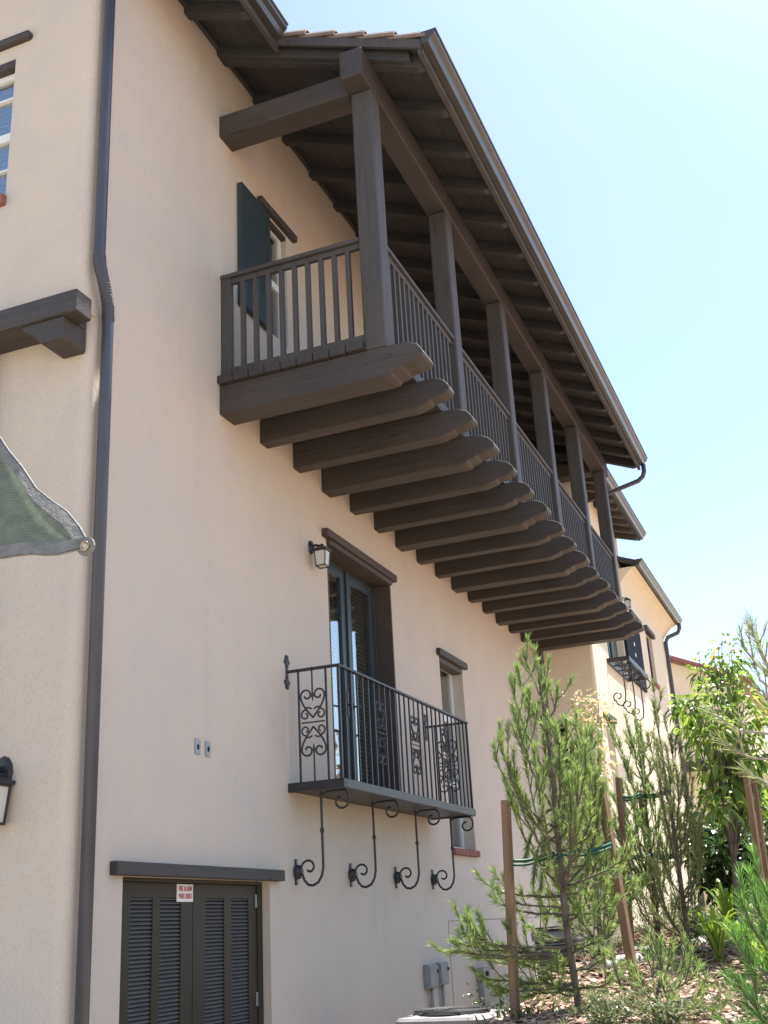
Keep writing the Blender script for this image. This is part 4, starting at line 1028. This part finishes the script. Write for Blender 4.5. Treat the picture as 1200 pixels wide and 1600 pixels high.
tl = [(1024,1104,.1),(1040,1166,-.2),(1012,1150,.3),(1050,1150,.2),(1030,1185,.4),(1055,1195,-.3),(1065,1215,.2),(1045,1225,.3),(1070,1240,-.1),(1030,1220,-.3),(1080,1250,.2),(1060,1270,.3),(1085,1290,-.2),(1050,1300,.3),(1030,1330,-.2),(1075,1330,.2),(1045,1360,.3),(1090,1350,.1),(1030,1390,-.2),(1060,1400,.2),(1015,1345,.3),(1085,1400,-.1),(1098,1320,.0),(1020,1420,.1),(1038,1270,.1)]
crownpine('taller right one of the middle pair of pines', (1076,1478), 1023, 1106, 9.0, tl, .022, NEED3, ln=.078, dens=190, wd=.0038, twigs=4, tw=.24, spread=.68)
tl = [(900,1290,.2),(915,1300,-.2),(935,1290,.3),(890,1330,-.1),(930,1340,.2),(950,1310,-.3),(905,1360,.2),(960,1345,.1),(975,1360,-.2),(865,1400,.2),(880,1430,-.1),(915,1440,.2),(950,1430,.0),(975,1410,.1),(990,1380,.2),(900,1315,.1),(920,1270,.0),(940,1265,.2),(885,1380,.3),(945,1385,-.2),(925,1400,.2),(900,1410,.1),(968,1390,.2),(870,1350,.1)]
crownpine('bushy low pine behind the nearest pine and its stake', (935,1455), 920, 1270, 8.6, tl, .022, NEED, ln=.075, dens=240, wd=.0042, twigs=6, tw=.24, spread=.68)
stake(1000,1235,9.9,1022,1410,9.9, 'thin dark stake behind the middle pines', .04)
stake(966,1215,9.2,985,1450,9.2, 'thin stake between the nearest and middle pines', .04)
tie([at(968,1244,9.2), at(1000,1240,9.5), at(1040,1236,9.3)], 'green tie across the middle pines', .011)
tie([at(988,1336,9.4), at(1020,1335,9.5), at(1058,1332,9.1)], 'lower green tie on the middle pines', .011)

# foreground pine on the right edge
D4 = 4.2
trk = tr([(1300,1640),(1288,1500),(1270,1350),(1250,1200),(1225,1100),(1195,1030),(1176,985)], D4)
trk = [drop(trk[0])]+trk
tips = [(at(x,y,D4+d), at(1235,zl,D4).z) for x,y,d,zl in [(1172,976,0,1030),(1160,1000,.05,1050),(1186,1010,-.1,1060),(1176,1030,.1,1080),(1195,1045,.1,1090),(1188,1075,-.05,1110),(1198,1100,.05,1140),
       (1112,1113,.1,1150),(1135,1160,-.1,1190),(1170,1205,.1,1230)]]
pine('close pine at the right edge with long sweeping pale branches', trk, .018, tips, NEED3, ln=.085, dens=230, wd=.0022, twigs=3, tw=.12, bark=BARKL, spread=.55, tuft=1.6, body=.35)
# bright clump low on the right
trk = tr([(1245,1700),(1238,1600),(1228,1520),(1215,1450),(1205,1415)], 4.6); trk = [drop(trk[0])]+trk
tips = [(at(x,y,4.6+d), at(1232,zl,4.6).z) for x,y,d,zl in [(1165,1425,0,1500),(1158,1465,.1,1540),(1170,1500,-.1,1560),(1162,1540,.1,1590),(1190,1440,.1,1520),(1198,1400,-.1,1480),(1205,1470,.1,1540),(1180,1570,-.1,1620),(1205,1530,.1,1590),(1192,1590,0,1630),(1172,1600,.1,1640),(1182,1405,0,1480)]]
pine('bright green young pine at the lower right corner', trk, .02, tips, NEED2, ln=.085, dens=260, wd=.0026, twigs=5, tw=.16, spread=.6, tuft=3)

# low sprawling pine in the mulch
trk = tr([(1022,1592),(1026,1560),(1032,1525),(1036,1500)], 5.9); trk = [drop(trk[0])]+trk
tips = [(at(x,y,5.9+d), at(1028,zl,5.9).z) for x,y,d,zl in [(1010,1490,.1,1540),(1045,1480,-.1,1530),(1070,1500,.1,1540),(1090,1515,-.1,1550),(1060,1530,.2,1560),(1100,1545,.1,1570),(985,1515,-.1,1550),(965,1535,.1,1560),(1000,1540,.2,1565),(1050,1565,-.2,1580),(1085,1570,-.1,1585),(985,1570,0,1585),(1030,1470,0,1520),(1105,1575,.1,1590)]]
pine('low sprawling pine in the mulch between the leaning stake and the bright green pine', trk, .014, tips, NEED, ln=.07, dens=220, wd=.0026, twigs=4, tw=.14, spread=.6, tuft=3)
# broadleaf plants
class Leaves:
    def __init__(s): s.v = []; s.f = []
    def leaf(s, p, d, l, w_, droop=.25):
        d = d.normalized(); sd = d.cross(Vector((0,0,1))+rv(.5)); 
        if sd.length < 1e-3: sd = d.orthogonal()
        sd.normalize(); up = sd.cross(d).normalized(); k = len(s.v)
        m1 = p+d*l*.35-Vector((0,0,droop*l*.10)); m2 = p+d*l*.7-Vector((0,0,droop*l*.35)); e = p+d*l-Vector((0,0,droop*l*.8))
        c_ = up*w_*.22
        s.v += [tuple(x) for x in (p, m1-sd*w_*.5+c_, m1, m1+sd*w_*.5+c_, m2-sd*w_*.42+c_, m2, m2+sd*w_*.42+c_, e)]
        s.f += [(k,k+2,k+1),(k,k+3,k+2),(k+1,k+2,k+5,k+4),(k+2,k+3,k+6,k+5),(k+4,k+5,k+7),(k+5,k+6,k+7)]
    def cluster(s, c_, r_, n, l, w_, droop=.4):
        for _ in range(n):
            d = rv(); p = c_+d*r_*rnd.random()**.5; s.leaf(p, d+rv(.4)+Vector((0,0,.1)), l*rnd.uniform(.6,1.15), w_*rnd.uniform(.7,1.1), droop)
    def build(s, name, mt, parent):
        b = MB(); b.v = s.v; b.f = s.f; return b.build(name, mt, parent, fix=False)
def broad(name, label, cat, base, clumps, r0, mt, l, w_, n, cr, bark=BARKL, droop=.4, group=None):
    t = thing(name, label, cat, base, group); br = MB(); lv = Leaves(); cen = Vector((0,0,0))
    for c_ in clumps: cen += c_
    cen /= len(clumps); mid = Vector((base.x*.5+cen.x*.5, base.y*.5+cen.y*.5, base.z*.45+cen.z*.55))
    trk = bez(base, base.lerp(mid,.5)+rv(.03), mid+rv(.03), cen.lerp(mid,.3), 8); br.tube(trk, [r0*(1-.6*i/8) for i in range(9)], 8); br.build('trunk', bark, t, smooth=True)
    b2 = MB()
    for c_ in clumps:
        a = lean(trk, rnd.uniform(.35,.98)); pts = bez(a, a.lerp(c_,.35)+rv(.05), a.lerp(c_,.7)+Vector((0,0,.05)), c_, 6)
        b2.tube(pts, [r0*.35*(1-.75*i/6)+.001 for i in range(7)], 6); lv.cluster(c_, cr*rnd.uniform(.7,1.2), n, l, w_, droop)
        for q in (.55,.75,.9):
            lv.cluster(lean(pts,q), cr*.5, max(2,n//6), l, w_, droop)
    b2.build('branches', bark, t, smooth=True); lv.build('leaves', mt, t); return t
def pxs(lst, y): return [at(a, b_, y+c_) for a, b_, c_ in lst]
cl = pxs([(x,y,rnd.uniform(-.45,.45)) for x,y in [(1098,1050),(1125,1035),(1148,1048),(1110,1078),(1138,1070),(1165,1080),(1085,1100),(1072,1112),(1105,1108),(1135,1108),(1160,1112),(1092,1132),(1120,1138),(1150,1140),(1108,1160),(1138,1168),(1170,1150),(1185,1120),(1128,1195),(1155,1190),(1180,1185),(1142,1222),(1118,1232),(1168,1228),(1190,1215),(1125,1258),(1155,1262),(1185,1255),(1140,1020),(1078,1140),(1062,1098)]], 9.0)
b0 = at(1150,1440,9.0); b0.z = gz(b0.x,b0.y)-.05
broad('leafy_tree', 'broad leaved sapling with yellow green drooping leaves against the sky', 'tree', b0, cl, .024, LEAF, .10, .040, 34, .13, droop=.9, bark=BARK)
cl = pxs([(x,y,rnd.uniform(-.4,.4)) for x,y in [(1085,1300),(1110,1290),(1140,1300),(1165,1310),(1190,1300),(1095,1325),(1125,1325),(1150,1335),(1180,1335),(1110,1350),(1140,1360),(1165,1365),(1195,1360),(1130,1385),(1160,1385),(1100,1375),(1185,1385),(1070,1300),(1080,1340),(1200,1330),(1115,1305),(1175,1290)]], 10.0)
b0 = at(1140,1470,10.0); b0.z = gz(b0.x,b0.y)-.05
broad('shrub', 'dark glossy leaved shrub below the leafy tree', 'shrub', b0, cl, .03, LEAFD, .095, .05, 46, .16, bark=BARK)
cl = pxs([(x,y,rnd.uniform(-.3,.3)) for x,y in [(905,1095),(918,1090),(930,1110),(915,1115),(898,1110),(935,1098),(925,1130),(910,1130),(940,1125),(942,1175),(935,1190),(945,1205),(930,1215),(938,1235),(900,1165),(912,1180)]], 12.5)
b0 = at(930,1450,12.5); b0.z = gz(b0.x,b0.y)-.05
broad('shrub', 'slender shrub with pale pink and cream new leaves behind the nearest pine', 'shrub', b0, cl, .02, LEAFP, .085, .035, 22, .12, bark=BARK)
cl = pxs([(x,y,rnd.uniform(-.3,.3)) for x,y in [(1110,1205),(1125,1225),(1105,1240),(1130,1250),(1150,1235),(1120,1270),(1165,1255),(1185,1270),(1150,1270),(1170,1225),(1195,1240),(1105,1285),(1135,1290),(1165,1290),(1095,1260)]], 11.0)
b0 = at(1150,1460,11.0); b0.z = gz(b0.x,b0.y)-.05
broad('shrub', 'loose light green shrub with thin bare stems beside the far house', 'shrub', b0, cl, .015, LEAF, .075, .032, 30, .17)
stake(1165,1205,8.6,1198,1430,8.6, 'stake at the leafy tree on the right', .04)
stake(1178,1215,8.9,1207,1430,8.9, 'second stake just behind the one at the leafy tree', .03)
# flower stalks with small red tips above the leafy tree
RB = leafmat('red_buds', [(.45,.08,.05),(.55,.2,.14)])
t = thing('flower_stalks', 'thin stalks with tiny red buds rising above the leafy tree', 'flowers', at(1135,1060,9))
for px, py in ((1128,1000),(1122,1010),(1142,1014),(1115,1024),(1093,1030)):
    p = at(px,py,9.0); q = at(px+4,1075,9.0); b = MB(); b.tube([q, q.lerp(p,.5)+rv(.01), p], .003, 5); st_ = b.build('stalk', BARK, t)
    lf = Leaves(); lf.cluster(p, .018, 7, .016, .011); lf.build('buds', RB, st_)
# strap-leaved plants
def strap(px, py, y, n, l, label):
    p = at(px,py,y); p.z = gz(p.x,p.y); t = thing('strap_leaf_plant', label, 'plant', p, 'strap leaved plants'); b = MB()
    for i in range(n):
        an = rnd.uniform(0,6.28); h = Vector((math.cos(an),math.sin(an),0)); ll = l*rnd.uniform(.7,1.15); lean_ = rnd.uniform(.25,.75); sd = Vector((-h.y,h.x,0))*.014
        pts = [p+h*ll*lean_*(k/6)**1.2+Vector((0,0,ll*(math.sin(k/6*1.9))*(.95-.35*lean_))) for k in range(7)]
        vs = []
        for k, q in enumerate(pts):
            w2 = sd*(1-.85*(k/6)**2); vs += [q-w2, q+w2]
        b.add(vs, [(2*k,2*k+1,2*k+3,2*k+2) for k in range(6)])
    b.build('leaves', STRAP, t, fix=False)
strap(1120,1470,8.3,46,.40,'leftmost clump of arching yellow green strap leaves')
strap(1165,1460,8.0,46,.42,'middle clump of arching yellow green strap leaves')
strap(1200,1470,7.6,46,.42,'rightmost clump of arching yellow green strap leaves')
strap(1140,1430,9.2,50,.46,'clump of arching strap leaves farthest back under the dark glossy shrub')
strap(1085,1440,9.6,36,.34,'small clump of strap leaves beside the right middle pine')
# low bushes on the bank
for i, (px, py, y, r_, lab) in enumerate([(870,1500,8.5,.20,'low grey green bush behind the nearest pine trunk'),(1010,1440,10.5,.24,'low bush at the foot of the middle pines'),(1050,1430,11.5,.26,'low bush behind the right middle pine'),(905,1440,12,.28,'low bush in front of the yellow building corner'),
        (1035,1560,5.6,.13,'small spreading bush in the mulch at the bottom'),(955,1560,5.8,.12,'small tuft of green at the foot of the leaning stake'),(960,1425,11,.26,'low bush right of the nearest pine crown'),(1095,1455,9.5,.18,'low bush left of the strap leaved plants')]):
    p = at(px,py,y); p.z = gz(p.x,p.y); t = thing('low_bush', lab, 'bush', p, 'low bushes on the mulch bank'); lv = Leaves(); st = MB()
    for k in range(20):
        q = p+Vector((rnd.uniform(-r_,r_),rnd.uniform(-r_,r_),rnd.uniform(.3,1.3)*r_)); st.tube([p, p.lerp(q,.5)+rv(.02), q], .003, 4); lv.cluster(q, r_*.32, 22, .035, .014)
    st.build('stems', BARK, t); lv.build('leaves', GC, t)
# dark hedge clump by the wall behind the near stake
lv = Leaves(); st = MB(); p = Vector((1.15,9.6,0)); t = thing('shrub', 'dark shrub low against the wall between the air conditioner and the near stake', 'shrub', p)
for k in range(70):
    q = p+Vector((rnd.uniform(-.35,.42),rnd.uniform(-.3,1.9),rnd.uniform(.15,1.12))); st.tube([Vector((q.x,q.y,0)), q], .006, 4); lv.cluster(q, .15, 34, .06, .03)
st.build('stems', BARK, t); lv.build('leaves', LEAFD, t)
# stones and fallen branches
STONE = mat('pale_stone', (.36,.34,.31),(.48,.46,.42), rough=.9, scale=8, bump=.5)
import bmesh
for i, (px, py, y, s, lab) in enumerate([(985,1508,8.2,.10,'pale flat stone in the mulch right of the leaning stake'),(1092,1440,9.3,.11,'pale stone under the dark glossy shrub'),(965,1555,6.2,.07,'small stone at the foot of the leaning stake'),(945,1510,8.0,.08,'grey stone left of the leaning stake'),(1005,1500,8.8,.07,'small pale stone under the middle pines')]):
    p = at(px,py,y); p.z = gz(p.x,p.y)+s*.12; me = bpy.data.meshes.new('stone'); bm = bmesh.new(); bmesh.ops.create_icosphere(bm, subdivisions=3, radius=s)
    for v in bm.verts:
        n_ = v.co.normalized(); v.co *= 1+.18*math.sin(n_.x*5+i)+.15*math.sin(n_.y*6+i*2); v.co.z *= .42
    bm.to_mesh(me); bm.free(); me.materials.append(STONE); o = bpy.data.objects.new('stone', me); COL.objects.link(o); o.location = p; tag(o, lab, 'stone', 'stones in the mulch')
# mulch chips
b = MB(); cr_ = random.Random(5)
for _ in range(15000):
    y = 3.6+8.5*cr_.random()**1.3; x = cr_.uniform(1.75, 5.2)
    p = Vector((x,y,gz(x,y)+.006)); a = cr_.uniform(0,6.28); l = cr_.uniform(.012,.045); w_ = l*cr_.uniform(.25,.6)
    u = Vector((math.cos(a),math.sin(a),cr_.uniform(-.3,.3)))*l; v = Vector((-math.sin(a),math.cos(a),cr_.uniform(-.4,.4)))*w_; t_ = Vector((0,0,.006))
    b.add([p-u-v,p+u-v,p+u+v,p-u+v,p-u-v+t_,p+u-v+t_,p+u+v+t_,p-u+v+t_],[(4,5,6,7),(0,1,5,4),(1,2,6,5),(2,3,7,6),(3,0,4,7)])
CH = leafmat('bark_chips', [(.16,.10,.07),(.30,.20,.15),(.42,.30,.23),(.55,.42,.34)], trans=0, rough=.9, spec=.1)
stuff(b.build('bark_chips', CH, fix=False), 'reddish brown bark mulch chips covering the bank', 'mulch')
# low green ground cover
lv = Leaves()
for _ in range(620):
    y = 5+9*cr_.random(); x = cr_.uniform(1.9,4.3); 
    p = Vector((x,y,gz(x,y)+.02))
    for k in range(9): lv.leaf(p+Vector((cr_.uniform(-.05,.05),cr_.uniform(-.05,.05),0)), Vector((cr_.uniform(-1,1),cr_.uniform(-1,1),1.2)), cr_.uniform(.04,.10), .011, .3)
stuff(lv.build('ground_cover', GC, None), 'thin green weeds scattered over the mulch', 'ground cover')
